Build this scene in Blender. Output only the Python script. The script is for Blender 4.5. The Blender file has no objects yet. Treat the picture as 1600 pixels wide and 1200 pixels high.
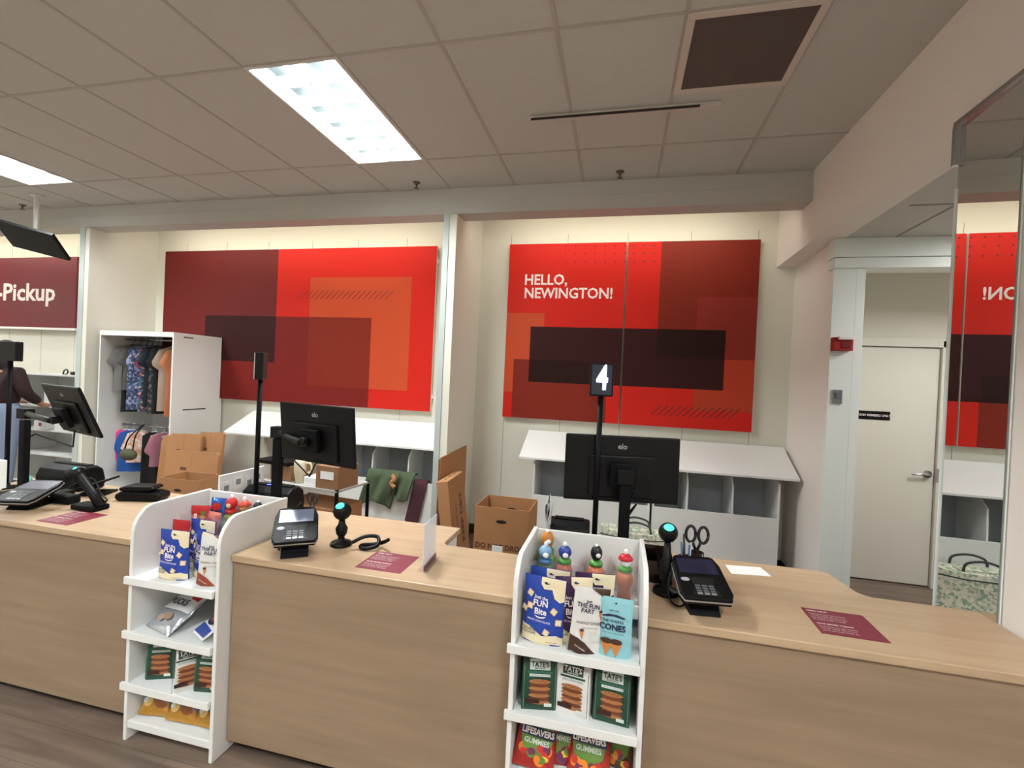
import bpy, math, random
from mathutils import Vector, Matrix, Euler
random.seed(4)
S = bpy.context.scene
COL = S.collection
R_ = math.radians
# ---------------------------------------------------------------- camera
FPX, YAW, PIT, ROL, CZ = 730.6, R_(12.891), R_(-0.491), R_(2.629), 1.68
def cam_axes():
    cy, sy, cp, sp, cr, sr = math.cos(YAW), math.sin(YAW), math.cos(PIT), math.sin(PIT), math.cos(ROL), math.sin(ROL)
    fw = Vector((-sy*cp, cy*cp, sp)); rt = Vector((cy, sy, 0)); up = rt.cross(fw)
    return cr*rt+sr*up, -sr*rt+cr*up, fw
RT, UP, FW = cam_axes()
cam = bpy.data.cameras.new('camera'); camo = bpy.data.objects.new('camera', cam); COL.objects.link(camo)
cam.sensor_width = 36; cam.lens = FPX/1600*36; cam.clip_start = .02
m = Matrix((RT, UP, -FW)).transposed().to_4x4(); m.translation = Vector((0, 0, CZ)); camo.matrix_world = m
S.camera = camo
def at(px, py, X=None, Y=None, Z=None):          # where a measured picture point lies on a plane of the room
    d = RT*((px-800)/FPX) - UP*((py-600)/FPX) + FW
    t = X/d.x if X is not None else Y/d.y if Y is not None else (Z-CZ)/d.z
    return Vector((0, 0, CZ)) + d*t
# ---------------------------------------------------------------- world, exposure
w = bpy.data.worlds.new('world'); S.world = w; w.use_nodes = True
w.node_tree.nodes['Background'].inputs[0].default_value = (.5, .5, .5, 1)
w.node_tree.nodes['Background'].inputs[1].default_value = .05
S.view_settings.view_transform = 'Standard'; S.view_settings.look = 'None'
S.view_settings.gamma = 1; S.view_settings.use_curve_mapping = False
S.view_settings.exposure = 0.72
TROFFER_W, WASH_W, SIDE_W = 82, 3.6, 30
# ---------------------------------------------------------------- materials
def lin(c):
    if isinstance(c, str):
        c = [int(c[i:i+2], 16)/255 for i in (0, 2, 4)]
    return tuple(x/12.92 if x <= .04045 else ((x+.055)/1.055)**2.4 for x in c)
MC = {}
def mat(name, col='808080', rough=.6, metal=0, emit=0, spec=.5, trans=0, bump=0, bscale=80, var=0, vscale=6, stretch=(1, 1, 1)):
    if name in MC: return MC[name]
    M = bpy.data.materials.new(name); M.use_nodes = True; nt = M.node_tree; N = nt.nodes; L = nt.links
    b = N['Principled BSDF']; c = lin(col)
    b.inputs['Base Color'].default_value = (*c, 1); b.inputs['Roughness'].default_value = rough
    b.inputs['Metallic'].default_value = metal; b.inputs['Specular IOR Level'].default_value = spec
    b.inputs['Transmission Weight'].default_value = trans
    if emit:
        b.inputs['Emission Color'].default_value = (*c, 1); b.inputs['Emission Strength'].default_value = emit
    if bump or var:
        tc = N.new('ShaderNodeTexCoord'); mp = N.new('ShaderNodeMapping'); mp.inputs['Scale'].default_value = stretch
        L.new(tc.outputs['Object'], mp.inputs[0])
    if var:
        n = N.new('ShaderNodeTexNoise'); n.inputs['Scale'].default_value = vscale; n.inputs['Detail'].default_value = 5
        L.new(mp.outputs[0], n.inputs['Vector'])
        mx = N.new('ShaderNodeMix'); mx.data_type = 'RGBA'
        mx.inputs[6].default_value = (*[x*(1-var) for x in c], 1); mx.inputs[7].default_value = (*[min(1, x*(1+var)) for x in c], 1)
        L.new(n.outputs['Fac'], mx.inputs[0]); L.new(mx.outputs[2], b.inputs['Base Color'])
    if bump:
        n = N.new('ShaderNodeTexNoise'); n.inputs['Scale'].default_value = bscale; n.inputs['Detail'].default_value = 3
        L.new(mp.outputs[0], n.inputs['Vector'])
        bp = N.new('ShaderNodeBump'); bp.inputs['Strength'].default_value = bump; bp.inputs['Distance'].default_value = .003
        L.new(n.outputs['Fac'], bp.inputs['Height']); L.new(bp.outputs[0], b.inputs['Normal'])
    MC[name] = M; return M
def pattern_mat(name, cols, scale=30, rough=.85):   # printed cloth: patches of colour
    if name in MC: return MC[name]
    M = bpy.data.materials.new(name); M.use_nodes = True; N = M.node_tree.nodes; L = M.node_tree.links
    b = N['Principled BSDF']; b.inputs['Roughness'].default_value = rough
    tc = N.new('ShaderNodeTexCoord'); v = N.new('ShaderNodeTexVoronoi'); v.inputs['Scale'].default_value = scale
    r = N.new('ShaderNodeValToRGB'); r.color_ramp.interpolation = 'CONSTANT'
    sx = N.new('ShaderNodeSeparateColor')
    L.new(tc.outputs['Object'], v.inputs['Vector']); L.new(v.outputs['Color'], sx.inputs[0]); L.new(sx.outputs[0], r.inputs[0]); L.new(r.outputs[0], b.inputs['Base Color'])
    e = r.color_ramp.elements
    while len(e) < len(cols): e.new(.5)
    for i, c in enumerate(cols):
        e[i].position = i/len(cols); e[i].color = (*lin(c), 1)
    MC[name] = M; return M
def wood_mat(name, c1, c2, stretch, scale=3, rough=.45, lines=0):
    M = bpy.data.materials.new(name); M.use_nodes = True; N = M.node_tree.nodes; L = M.node_tree.links
    b = N['Principled BSDF']; b.inputs['Roughness'].default_value = rough; b.inputs['Specular IOR Level'].default_value = .35
    tc = N.new('ShaderNodeTexCoord'); mp = N.new('ShaderNodeMapping'); mp.inputs['Scale'].default_value = stretch
    n = N.new('ShaderNodeTexNoise'); n.inputs['Scale'].default_value = scale; n.inputs['Detail'].default_value = 8; n.inputs['Distortion'].default_value = .6
    r = N.new('ShaderNodeValToRGB'); r.color_ramp.elements[0].position = .3; r.color_ramp.elements[1].position = .7
    r.color_ramp.elements[0].color = (*lin(c1), 1); r.color_ramp.elements[1].color = (*lin(c2), 1)
    L.new(tc.outputs['Object'], mp.inputs[0]); L.new(mp.outputs[0], n.inputs['Vector']); L.new(n.outputs['Fac'], r.inputs[0])
    if lines:
        bk = N.new('ShaderNodeTexBrick'); bk.inputs['Scale'].default_value = 1; bk.inputs['Brick Width'].default_value = 1.2; bk.inputs['Row Height'].default_value = .18
        bk.inputs['Mortar Size'].default_value = .0012; bk.inputs['Color1'].default_value = (1, 1, 1, 1); bk.inputs['Color2'].default_value = (.86, .86, .86, 1); bk.inputs['Mortar'].default_value = (.3, .3, .3, 1)
        mx = N.new('ShaderNodeMix'); mx.data_type = 'RGBA'; mx.blend_type = 'MULTIPLY'; mx.inputs[0].default_value = 1
        L.new(tc.outputs['Object'], bk.inputs['Vector']); L.new(r.outputs[0], mx.inputs[6]); L.new(bk.outputs['Color'], mx.inputs[7]); L.new(mx.outputs[2], b.inputs['Base Color'])
    else: L.new(r.outputs[0], b.inputs['Base Color'])
    return M
def clear_mat(name, tint=(1, 1, 1), gloss=.1, haze=0, hcol=(1, 1, 1)):
    M = bpy.data.materials.new(name); M.use_nodes = True; N = M.node_tree.nodes; L = M.node_tree.links
    for n in list(N): N.remove(n)
    o = N.new('ShaderNodeOutputMaterial'); t = N.new('ShaderNodeBsdfTransparent'); g = N.new('ShaderNodeBsdfGlossy'); d = N.new('ShaderNodeBsdfDiffuse')
    t.inputs[0].default_value = (*tint, 1); g.inputs['Roughness'].default_value = .08; d.inputs[0].default_value = (*hcol, 1)
    a = N.new('ShaderNodeMixShader'); a.inputs[0].default_value = gloss; c = N.new('ShaderNodeMixShader'); c.inputs[0].default_value = haze
    L.new(t.outputs[0], a.inputs[1]); L.new(g.outputs[0], a.inputs[2]); L.new(a.outputs[0], c.inputs[1]); L.new(d.outputs[0], c.inputs[2]); L.new(c.outputs[0], o.inputs[0])
    return M
WALL = mat('wall_paint', 'e0ddd0', .75, bump=.05, bscale=200)
WALLR = mat('side_wall_paint', 'e8e0da', .75, bump=.05, bscale=200)
TRIM = mat('grey_trim_paint', 'e0e6e2', .6)
TRIM2 = mat('divider_trim_paint', 'b4bcb8', .6)
TILE = mat('ceiling_tile', 'c2c0bb', .95, bump=.9, bscale=120, var=.09, vscale=160)
GRID = mat('ceiling_grid_metal', 'b0aaa2', .6)
BEAM = mat('beam_paint', 'bcb9b3', .75)
FLOOR = wood_mat('floor_vinyl_plank', '63544a', '867466', (.5, 6, 1), 3, .4, lines=1)
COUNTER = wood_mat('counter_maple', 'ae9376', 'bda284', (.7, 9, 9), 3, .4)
FRONT = wood_mat('counter_maple_shaded', '8a745d', '988068', (.7, 9, 9), 2.5, .5)  # same maple made darker: shade on the front face put into the colour
WHITE = mat('white_laminate', 'e6e5e2', .4)
WHITE2 = mat('white_shelf', 'dfe1e0', .45)
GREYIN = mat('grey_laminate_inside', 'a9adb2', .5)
BLACK = mat('black_plastic', '060507', .45, spec=.22)
BLACKM = mat('black_matte', '08070a', .6, spec=.15)
DARK = mat('dark_kick', '15110f', .7)
SCREEN = mat('dark_screen', '1b1c2c', .12)
CARD = mat('cardboard', 'a8784f', .85, var=.08, vscale=9)
CARDI = mat('cardboard_inside', '8a6242', .85)
MAROON = mat('maroon_print', '7a2436', .5)
OFFW = mat('paper_white', 'ecebe8', .7)
TXT = mat('white_lettering', 'f4e9e6', .6)
CHROME = mat('satin_chrome', 'b5b5b8', .25, metal=1)
ACRYL = clear_mat('clear_acrylic', (.97, .95, .96), .1, .04)
FROST = clear_mat('frosted_acrylic', (.95, .97, 1), .1, .45, (.85, .88, .95))
MIRR = mat('mirror_silver', 'e6e8e6', .0, metal=1)
# ---------------------------------------------------------------- mesh builder
class MB:
    def __init__(s): s.v = []; s.f = []; s.mi = []; s.sm = []; s.mats = []; s.M = Matrix()
    def mid(s, m):
        if m not in s.mats: s.mats.append(m)
        return s.mats.index(m)
    def add(s, vs, fs, m, smooth=False):
        k = len(s.v); i = s.mid(m)
        s.v += [s.M @ Vector(v) for v in vs]
        for f in fs: s.f.append([k+j for j in f]); s.mi.append(i); s.sm.append(smooth)
        return s
    def box(s, x0, x1, y0, y1, z0, z1, m):
        v = [(x, y, z) for x in (x0, x1) for y in (y0, y1) for z in (z0, z1)]
        return s.add(v, [(0, 1, 3, 2), (4, 6, 7, 5), (0, 4, 5, 1), (2, 3, 7, 6), (0, 2, 6, 4), (1, 5, 7, 3)], m)
    def quad(s, a, b, c, d, m): return s.add([a, b, c, d], [(0, 1, 2, 3)], m)
    def prism(s, pts, fn, d0, d1, m, smooth=False):      # pts 2D outline; fn(u,v,d) -> 3D
        n = len(pts); v = [fn(u, w_, d0) for u, w_ in pts]+[fn(u, w_, d1) for u, w_ in pts]
        f = [tuple(range(n)), tuple(range(2*n-1, n-1, -1))]+[(i, i+n, (i+1) % n+n, (i+1) % n) for i in range(n)]
        return s.add(v, f, m, smooth)
    def lathe(s, prof, c, m, n=20, ax='z', smooth=True):
        v = []; f = []
        for r, h in prof:
            for i in range(n):
                a = 2*math.pi*i/n; x, y = r*math.cos(a), r*math.sin(a)
                p = (x, y, h) if ax == 'z' else (h, x, y) if ax == 'x' else (x, h, y)
                v.append((c[0]+p[0], c[1]+p[1], c[2]+p[2]))
        for j in range(len(prof)-1):
            for i in range(n): f.append((j*n+i, j*n+(i+1) % n, (j+1)*n+(i+1) % n, (j+1)*n+i))
        f.append(tuple(range(n-1, -1, -1))); f.append(tuple(range((len(prof)-1)*n, len(prof)*n)))
        return s.add(v, f, m, smooth)
    def ball(s, c, r, m, n=16, sc=(1, 1, 1)):
        prof = [(max(1e-4, math.sin(math.pi*i/n)), -math.cos(math.pi*i/n)) for i in range(n+1)]
        k = len(s.v); s.lathe(prof, (0, 0, 0), m, n)
        inv = s.M.inverted()
        for i in range(k, len(s.v)):
            q = inv @ s.v[i]; s.v[i] = s.M @ Vector((c[0]+q.x*r*sc[0], c[1]+q.y*r*sc[1], c[2]+q.z*r*sc[2]))
        return s
    def tube(s, path, r, m, n=8, closed=False):
        P = [Vector(p) for p in path]; v = []; f = []; k = len(P)
        rr = r if isinstance(r, (list, tuple)) else [r]*k
        t0 = (P[1]-P[0]).normalized(); a = t0.orthogonal().normalized()
        for i, p in enumerate(P):
            t = (P[min(i+1, k-1)]-P[max(i-1, 0)]).normalized()
            a = (a-t*a.dot(t)).normalized(); b = t.cross(a)
            for j in range(n):
                th = 2*math.pi*j/n; v.append(p+(a*math.cos(th)+b*math.sin(th))*rr[i])
        for i in range(k-1):
            for j in range(n): f.append((i*n+j, i*n+(j+1) % n, (i+1)*n+(j+1) % n, (i+1)*n+j))
        f.append(tuple(range(n-1, -1, -1))); f.append(tuple(range((k-1)*n, k*n)))
        return s.add(v, f, m, True)
    def grid(s, fn, nu, nv, m, smooth=True):
        v = [fn(i/nu, j/nv) for j in range(nv+1) for i in range(nu+1)]
        f = [(j*(nu+1)+i, j*(nu+1)+i+1, (j+1)*(nu+1)+i+1, (j+1)*(nu+1)+i) for j in range(nv) for i in range(nu)]
        return s.add(v, f, m, smooth)
    def text(s, t, size, fn, m, bold=.0, align='CENTER', sx=1):
        vs, fs = text_mesh(t, bold, align)
        return s.add([fn(x*size*sx, y*size) for x, y in vs], fs, m)
    def poly(s, pts, fn, m): return s.add([fn(x, y) for x, y in pts], [tuple(range(len(pts)))], m)
    def build(s, name, parent=None, bevel=0, solid=0, segs=2, recalc=True):
        me = bpy.data.meshes.new(name)
        off = parent_loc(parent)
        me.from_pydata([v-off for v in s.v], [], s.f)
        for m_ in s.mats: me.materials.append(m_)
        me.polygons.foreach_set('material_index', s.mi); me.polygons.foreach_set('use_smooth', s.sm)
        me.update()
        o = bpy.data.objects.new(name, me); COL.objects.link(o)
        if parent: o.parent = parent
        if bevel:
            b = o.modifiers.new('bevel', 'BEVEL'); b.width = bevel; b.segments = segs; b.limit_method = 'ANGLE'; b.angle_limit = R_(35)
        if solid:
            b = o.modifiers.new('solid', 'SOLIDIFY'); b.thickness = solid; b.offset = 0
        return o
def parent_loc(p):
    v = Vector((0, 0, 0))
    while p: v += p.location; p = p.parent
    return v
TC = {}
def text_mesh(t, bold, align):
    k = (t, bold, align)
    if k in TC: return TC[k]
    c = bpy.data.curves.new('t', 'FONT'); c.body = t; c.size = 1; c.offset = bold; c.resolution_u = 2; c.align_x = align; c.align_y = 'CENTER'
    c.space_line = .85
    o = bpy.data.objects.new('t', c); COL.objects.link(o)
    dg = bpy.context.evaluated_depsgraph_get(); me = bpy.data.meshes.new_from_object(o.evaluated_get(dg))
    TC[k] = ([(v.co.x, v.co.y) for v in me.vertices], [tuple(p.vertices) for p in me.polygons])
    bpy.data.objects.remove(o); bpy.data.curves.remove(c); bpy.data.meshes.remove(me)
    return TC[k]
def tag(o, label, cat, group=None):
    o['label'] = label; o['category'] = cat
    if group: o['group'] = group
    return o
def thing(name, label, cat, loc=(0, 0, 0), group=None):
    o = bpy.data.objects.new(name, None); COL.objects.link(o); o.location = loc; o.empty_display_size = .1
    return tag(o, label, cat, group)
def struct(o): o['kind'] = 'structure'; return o
def tbox(name, p, x0, x1, y0, y1, z0, z1, m, bevel=.002): return MB().box(x0, x1, y0, y1, z0, z1, m).build(name, p, bevel)
def sbox(name, x0, x1, y0, y1, z0, z1, m, bevel=0): return struct(MB().box(x0, x1, y0, y1, z0, z1, m).build(name, None, bevel))
def place(o, loc, rz=0, rx=0, ry=0):
    o.location = loc; o.rotation_euler = Euler((rx, ry, rz), 'XYZ'); return o
def copy_tree(o, parent=None):
    c = o.copy(); COL.objects.link(c)
    if parent: c.parent = parent
    for ch in list(o.children): copy_tree(ch, c)
    return c
# ================================================================= THE SHELL
ZC, YB, YM = 3.42, 4.87, 4.07
XR = 1.40
sbox('floor', -10, 4, -6, 6.0, -.1, 0, FLOOR)
# ceiling of lay-in tiles, holes left for the fixtures
X0, Y0, TW, TL = .228, 2.29, .61, 1.22
troffers = [(i, j) for i in (-16, -10, -4) for j in (0, -3, -6)] + [(2-1, -3), (1, -6)]
holes = set(troffers)
c = MB(); g = MB()
for i in range(-17, 3):
    for j in range(-7, 3):
        if (i, j) in holes: continue
        x0, y0 = X0+i*TW, Y0+j*TL
        x1, y1 = min(x0+TW, 2.2), min(y0+TL, 4.95)
        if y1 > y0 and x1 > x0: c.quad((x0, y0, ZC), (x0, y1, ZC), (x1, y1, ZC), (x1, y0, ZC), TILE)
c.box(-10.3, 4, -6.4, 5, ZC+.25, ZC+.3, TILE)
ceil = struct(c.build('ceiling'))
for i in range(-17, 3): g.box(X0+i*TW-.010, X0+i*TW+.010, -6, YB, ZC-.004, ZC+.0, GRID)
for j in range(-7, 3): g.box(-10, XR, Y0+j*TL-.010, Y0+j*TL+.010, ZC-.0035, ZC+.0, GRID)
gr = g.build('ceiling_grid', ceil)
# back wall with joints between its panels
bw = MB().box(-10, 1.7, YB, YB+.1, 0, ZC, WALL)
J = mat('joint_line', '8d8a80', .9)  # plain darker line colour for wall seams and the low ceiling grid
for k in range(-16, 3):
    x = .02+.605*k
    bw.box(x-.0022, x+.0022, YB-.0008, YB, 0, 3.22, J)
struct(bw.build('wall_back'))
sbox('wall_left', -10.1, -10, -6, 5, 0, ZC, WALL)
sbox('wall_front', -10, 4, -6.1, -6, 0, ZC, WALL)
struct(MB().box(-1.64, -1.52, YM, YM+.2, 0, 3.179, WALL).box(-1.64, -1.52, YM+.2, YB, 0, ZC, WALL).build('wall_divider'))
struct(MB().box(-6.0, -5.885, YM, YM+.2, 0, 3.179, WALL).box(-6.0, -5.885, YM+.2, YB, 0, ZC, WALL).build('wall_partition'))
sbox('trim_1', -1.645, -1.59, YM-.012, YM, 0, 3.18, TRIM2, .002)
sbox('trim_2', -6.01, -5.94, YM-.012, YM, 0, 3.18, TRIM2, .002)
bm = MB().box(-10, XR, YM, YM+.2, 3.18, ZC, BEAM).box(-10, XR, YM-.006, YM, 3.18, 3.30, BEAM)
struct(bm.build('wall_beam', bevel=.003))
# right: soffit, wall with mirror, low ceiling, recess with door
sbox('wall_soffit', XR, 1.60, 2.42, YB, 2.86, ZC, WALLR)
sbox('wall_right', XR, 1.55, -6, 2.42, 0, ZC, WALLR)
lc = MB().quad((1.6, 2.42, 2.86), (1.6, 5.0, 2.86), (3.9, 5.0, 2.86), (3.9, 2.42, 2.86), TILE)
lc.box(1.6, 3.9, 2.4, 5, 2.9, 2.95, TILE)
lc = struct(lc.build('ceiling_low'))
g = MB()
for x in (1.93, 2.54, 3.15): g.box(x-.008, x+.008, 2.42, 4.0, 2.857, 2.86, J)
for y in (3.33, ): g.box(1.68, 3.9, y-.008, y+.008, 2.857, 2.86, J)
g.build('ceiling_grid', lc)
sbox('wall_return', 1.56, 1.70, 4.02, YB, 0, 2.86, WALLR)
tr = MB().box(1.545, 1.70, 4.0, 4.02, 0, 2.637, TRIM); tr.box(1.70, 1.76, 4.0, 4.06, 0, 2.637, TRIM)
struct(tr.build('trim_3', bevel=.002))
hd = MB().box(1.535, 3.9, 3.97, 4.10, 2.716, 2.858, TRIM).box(1.54, 3.9, 3.98, 4.10, 2.637, 2.712, TRIM)
struct(hd.build('trim_4', bevel=.002))
sbox('wall_recess', 1.70, 3.9, 4.95, 5.05, 0, 2.86, WALL)
sbox('wall_corridor', 3.9, 4.0, -6, 5.05, 0, ZC, WALL)
sbox('wall_upper_recess', 1.7, 3.9, 4.1, 4.16, 2.637, 2.86, WALL)
# baseboards
BB = mat('dark_baseboard', '2a211d', .5)
sbox('baseboard_back', -5.88, 1.56, YB-.012, YB, 0, .10, BB, .002)
sbox('baseboard_return', 1.548, 1.56, 4.03, YB-.012, 0, .10, BB, .002)
sbox('baseboard_recess', 2.87, 3.9, 4.938, 4.95, 0, .10, BB, .002)
# door
DW = mat('door_paint', 'cfcdc2', .5)
d = struct(MB().box(1.86, 2.765, 4.90, 4.94, .012, 2.135, DW).build('door_1', bevel=.002))
f = MB()
f.box(2.77, 2.86, 4.87, 4.95, 0, 2.20, DW); f.box(1.78, 1.855, 4.87, 4.95, 0, 2.20, DW); f.box(1.78, 2.86, 4.87, 4.95, 2.14, 2.22, DW)
f.build('door_frame', d, .003)
l = MB(); l.lathe([(.033, 0), (.033, .012), (.012, .014), (.012, .05)], (2.715, 4.90, 1.01), CHROME, 20, 'y')
for i in range(len(l.v)): l.v[i].y = 9.80-l.v[i].y
l.tube([(2.715, 4.852, 1.01), (2.66, 4.848, 1.012), (2.60, 4.852, 1.006), (2.575, 4.86, 1.0)], [.011, .010, .008, .007], CHROME)
l.build('door_lever', d)
MB().box(2.766, 2.786, 4.865, 4.872, .95, 1.07, CHROME).build('strike_plate', d, .001)
k = thing('door_sign', 'small black sign plate with white line of text on the white door', 'sign', (2.40, 4.895, 1.50))
a, b = at(1340, 641, Y=4.9), at(1390, 657, Y=4.9)
MB().box(a.x, b.x, 4.894, 4.90, b.z, a.z, BLACKM).build('plate', k, .001)
MB().text('TEAM MEMBERS ONLY', .028, lambda u, v: ((a.x+b.x)/2+u, 4.893, (a.z+b.z)/2+v), TXT, .01, sx=.95).build('lettering', k)
# fire alarm, thermostat
k = thing('fire_alarm', 'red fire alarm box on the pale trim left of the door', 'alarm', (1.61, 3.98, 2.06))
RED = mat('alarm_red', '9c1c1c', .4)
MB().box(1.548, 1.678, 3.945, 4.0, 2.012, 2.112, RED).build('housing', k, .004)
MB().box(1.575, 1.675, 3.925, 3.96, 2.092, 2.118, mat('strobe', 'e8e4e4', .3)).build('strobe_lens', k, .004)
MB().box(1.60, 1.66, 3.94, 3.948, 2.03, 2.075, mat('alarm_dark', '6e1414', .4)).build('grille', k, .002)
k = thing('wall_switch', 'small grey metal switch plate on pale trim below the red alarm', 'switch', (1.61, 3.99, 1.67))
MB().box(1.575, 1.643, 3.99, 4.0, 1.615, 1.72, mat('steel_plate', 'a9a9ab', .35, metal=.8)).build('plate', k, .002)
MB().box(1.595, 1.62, 3.982, 3.992, 1.66, 1.70, mat('grey_button', '66686c', .4)).build('button', k, .002)
# mirror
mk = thing('wall_mirror', 'tall frameless mirror on right wall reflecting the red panel', 'mirror', (XR-.01, 2.24, 0))
t = math.tan(R_(1.0))
mm = MB()
y0, y1 = 2.065, 2.41
mm.quad((XR-.010-(y1-y0)*t, y0, .0), (XR-.010, y1, .0), (XR-.010, y1, 2.868), (XR-.010-(y1-y0)*t, y0, 2.868), MIRR)
mm.build('mirror_glass', mk)
mm = MB().box(XR-.008, XR-.002, y0, y1+.004, 0, 2.868, TRIM).box(XR-.016, XR-.002, y1, y1+.005, 0, 2.6, TRIM)
mm.build('backing', mk)
mm = MB().box(XR-.03, XR-.002, y0-.02, y1+.012, 2.868, 2.89, CHROME).box(XR-.03, XR-.002, y1-.004, y1+.016, 2.70, 2.868, CHROME)
mm.build('edge_channel', mk, .001)
# ================================================================= CEILING FIXTURES
LOUV = mat('louver_white', 'a4abab', .3)
TUBE = mat('lamp_tube', 'f4fbff', .4, emit=14)
def troffer(i, j, n):
    x0, y0 = X0+i*TW, Y0+j*TL; x1, y1 = x0+TW, y0+TL
    vis = j == 0 and i in (-10, -4, -16)
    rw = {0: 'beside the beam', -3: 'over the aisle behind the counters', -6: 'at the far end of the shop floor'}[j]; cw = {-16: 'far left', -10: 'left', -4: 'middle', 1: 'rightmost'}[i]
    lab = {(-4, 0): 'lit louvred ceiling light above the middle register', (-10, 0): 'lit louvred ceiling light at the left edge near the hanging screen'}.get((i, j), 'lit louvred ceiling light, %s one %s' % (cw, rw))
    k = thing('ceiling_light', lab, 'light', ((x0+x1)/2, (y0+y1)/2, ZC-.005), 'ceiling lights')
    fr = MB(); b = .022
    for q in ((x0, x1, y0, y0+b), (x0, x1, y1-b, y1), (x0, x0+b, y0+b, y1-b), (x1-b, x1, y0+b, y1-b)): fr.box(*q, ZC-.006, ZC+.004, mat('troffer_frame', 'cfcfcc', .4))
    fr.build('frame', k)
    hs = MB(); z1 = ZC+.12
    for q in ((x0, x1, y0, y0+.003, ZC, z1), (x0, x1, y1-.003, y1, ZC, z1), (x0, x0+.003, y0, y1, ZC, z1), (x1-.003, x1, y0, y1, ZC, z1), (x0, x1, y0, y1, z1, z1+.003)): hs.box(*q, LOUV)
    hs.build('housing', k)
    xa, xb, ya, yb = x0+b, x1-b, y0+b, y1-b
    lv = MB(); nx, ny = 2, 6
    for p in range(nx+1):
        xx = xa+(xb-xa)*p/nx
        lv.prism([(xx-.004, ZC-.002), (xx+.004, ZC-.002), (xx+.018, ZC+.075), (xx-.018, ZC+.075)], lambda u, v, d_: (u, d_, v), ya, yb, LOUV)
    for p in range(ny+1):
        yy = ya+(yb-ya)*p/ny
        lv.prism([(yy-.003, ZC-.002), (yy+.003, ZC-.002), (yy+.016, ZC+.07), (yy-.016, ZC+.07)], lambda u, v, d_: (d_, u, v), xa, xb, LOUV)
    lv.build('louvre', k)
    tb = MB()
    for p in range(2):
        xx = xa+(xb-xa)*(p+.5)/2
        tb.tube([(xx, ya+.02, ZC+.09), (xx, yb-.02, ZC+.09)], .013, TUBE, 8)
    tb.build('lamp_tube', k)
    for p in range(2):
        la = bpy.data.lights.new('troffer_light', 'AREA'); la.shape = 'RECTANGLE'; la.size = .05; la.size_y = yb-ya-.04; la.energy = TROFFER_W/2; la.color = (.95, 1, 1.0)
        lo = bpy.data.objects.new('lamp', la); COL.objects.link(lo); lo.parent = k; lo.location = (xa+(xb-xa)*(p+.5)/2-(x0+x1)/2, 0, .075)
for n, (i, j) in enumerate(troffers): troffer(i, j, n)
# wall washers behind the beam
for n, (xa, xb) in enumerate(((-9.6, -6.3), (-5.55, -1.95), (-1.22, 1.08))):
    k = thing('wall_washer', ('strip light behind the beam above the pickup sign', 'strip light behind the beam above the left red panel', 'strip light behind the beam above the greeting panel')[n], 'light', ((xa+xb)/2, YM+.25, 3.30), 'strip lights behind the beam')
    MB().box(xa, xb, YM+.2, YM+.26, 3.24, 3.34, LOUV).build('housing', k, .002)
    MB().box(xa+.02, xb-.02, YM+.262, YM+.264, 3.25, 3.33, mat('washer_lens', 'fff3d8', .4, emit=2)).build('lens', k)
    la = bpy.data.lights.new('washer', 'AREA'); la.shape = 'RECTANGLE'; la.size = xb-xa-.05; la.size_y = .07; la.energy = WASH_W*(xb-xa); la.color = (1, .955, .85)
    lo = bpy.data.objects.new('lamp', la); COL.objects.link(lo); lo.parent = k; lo.location = (0, .022, -.01); lo.rotation_euler = (R_(22), 0, 0)
# ceiling light in the side passage
k = thing('ceiling_light', 'flat lit ceiling panel in the side passage near the door', 'light', (3.0, 3.2, 2.85))
MB().box(2.7, 3.3, 2.6, 3.8, 2.845, 2.86, LOUV).build('frame', k)
MB().box(2.73, 3.27, 2.63, 3.77, 2.842, 2.845, mat('panel_lens', 'f6f8ff', .4, emit=3)).build('diffuser', k)
la = bpy.data.lights.new('panel', 'AREA'); la.shape = 'RECTANGLE'; la.size = .5; la.size_y = 1.1; la.energy = SIDE_W; la.color = (1, .98, .95)
lo = bpy.data.objects.new('lamp', la); COL.objects.link(lo); lo.parent = k; lo.location = (0, 0, -.012)
# return air grille
k = thing('air_grille', 'square dark grey return air grille in ceiling at upper right', 'vent', (.533, 2.6, ZC-.01))
f = MB()
for q in ((.232, .836, 2.294, 2.33), (.232, .836, 2.87, 2.905), (.232, .27, 2.33, 2.87), (.80, .836, 2.33, 2.87)): f.box(*q, ZC-.012, ZC-.001, mat('grille_frame', 'cbbfb6', .5))
f.build('frame', k, .002)
MB().box(.27, .80, 2.33, 2.87, ZC-.006, ZC-.002, mat('grille_mesh', '5d4f49', .8, bump=1, bscale=350)).build('mesh_screen', k)
# slot diffuser rail
k = thing('slot_diffuser', 'long narrow pale slot diffuser under the ceiling tiles near the grille', 'vent', (-.06, 3.04, ZC-.02))
MB().box(-.655, .52, 3.018, 3.058, ZC-.028, ZC-.002, mat('slot_rail', 'c4bdb3', .5)).build('rail', k, .002)
MB().box(-.645, .40, 3.014, 3.024, ZC-.030, ZC-.018, mat('slot_dark', '2c2220', .7)).build('slot', k)
SPR = mat('sprinkler_brass', '6a5f56', .35, metal=.8)
for (sx, sy, lab) in ((-1.862, 3.914, 'sprinkler head in the ceiling right of the louvred light'), (-.073, 3.914, 'sprinkler head in the ceiling above the greeting panel'), (-6.723, 3.949, 'sprinkler head in the ceiling by the hanging screen')):
    k = thing('sprinkler_head', lab, 'sprinkler', (sx, sy, ZC), 'ceiling sprinklers')
    MB().lathe([(.035, 0), (.033, -.006), (.012, -.01), (.010, -.03), (.006, -.032)], (sx, sy, ZC), SPR, 16).build('escutcheon', k)
    MB().lathe([(.004, -.03), (.004, -.048), (.022, -.05), (.022, -.053), (.003, -.054)], (sx, sy, ZC), SPR, 16).build('deflector', k)
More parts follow.
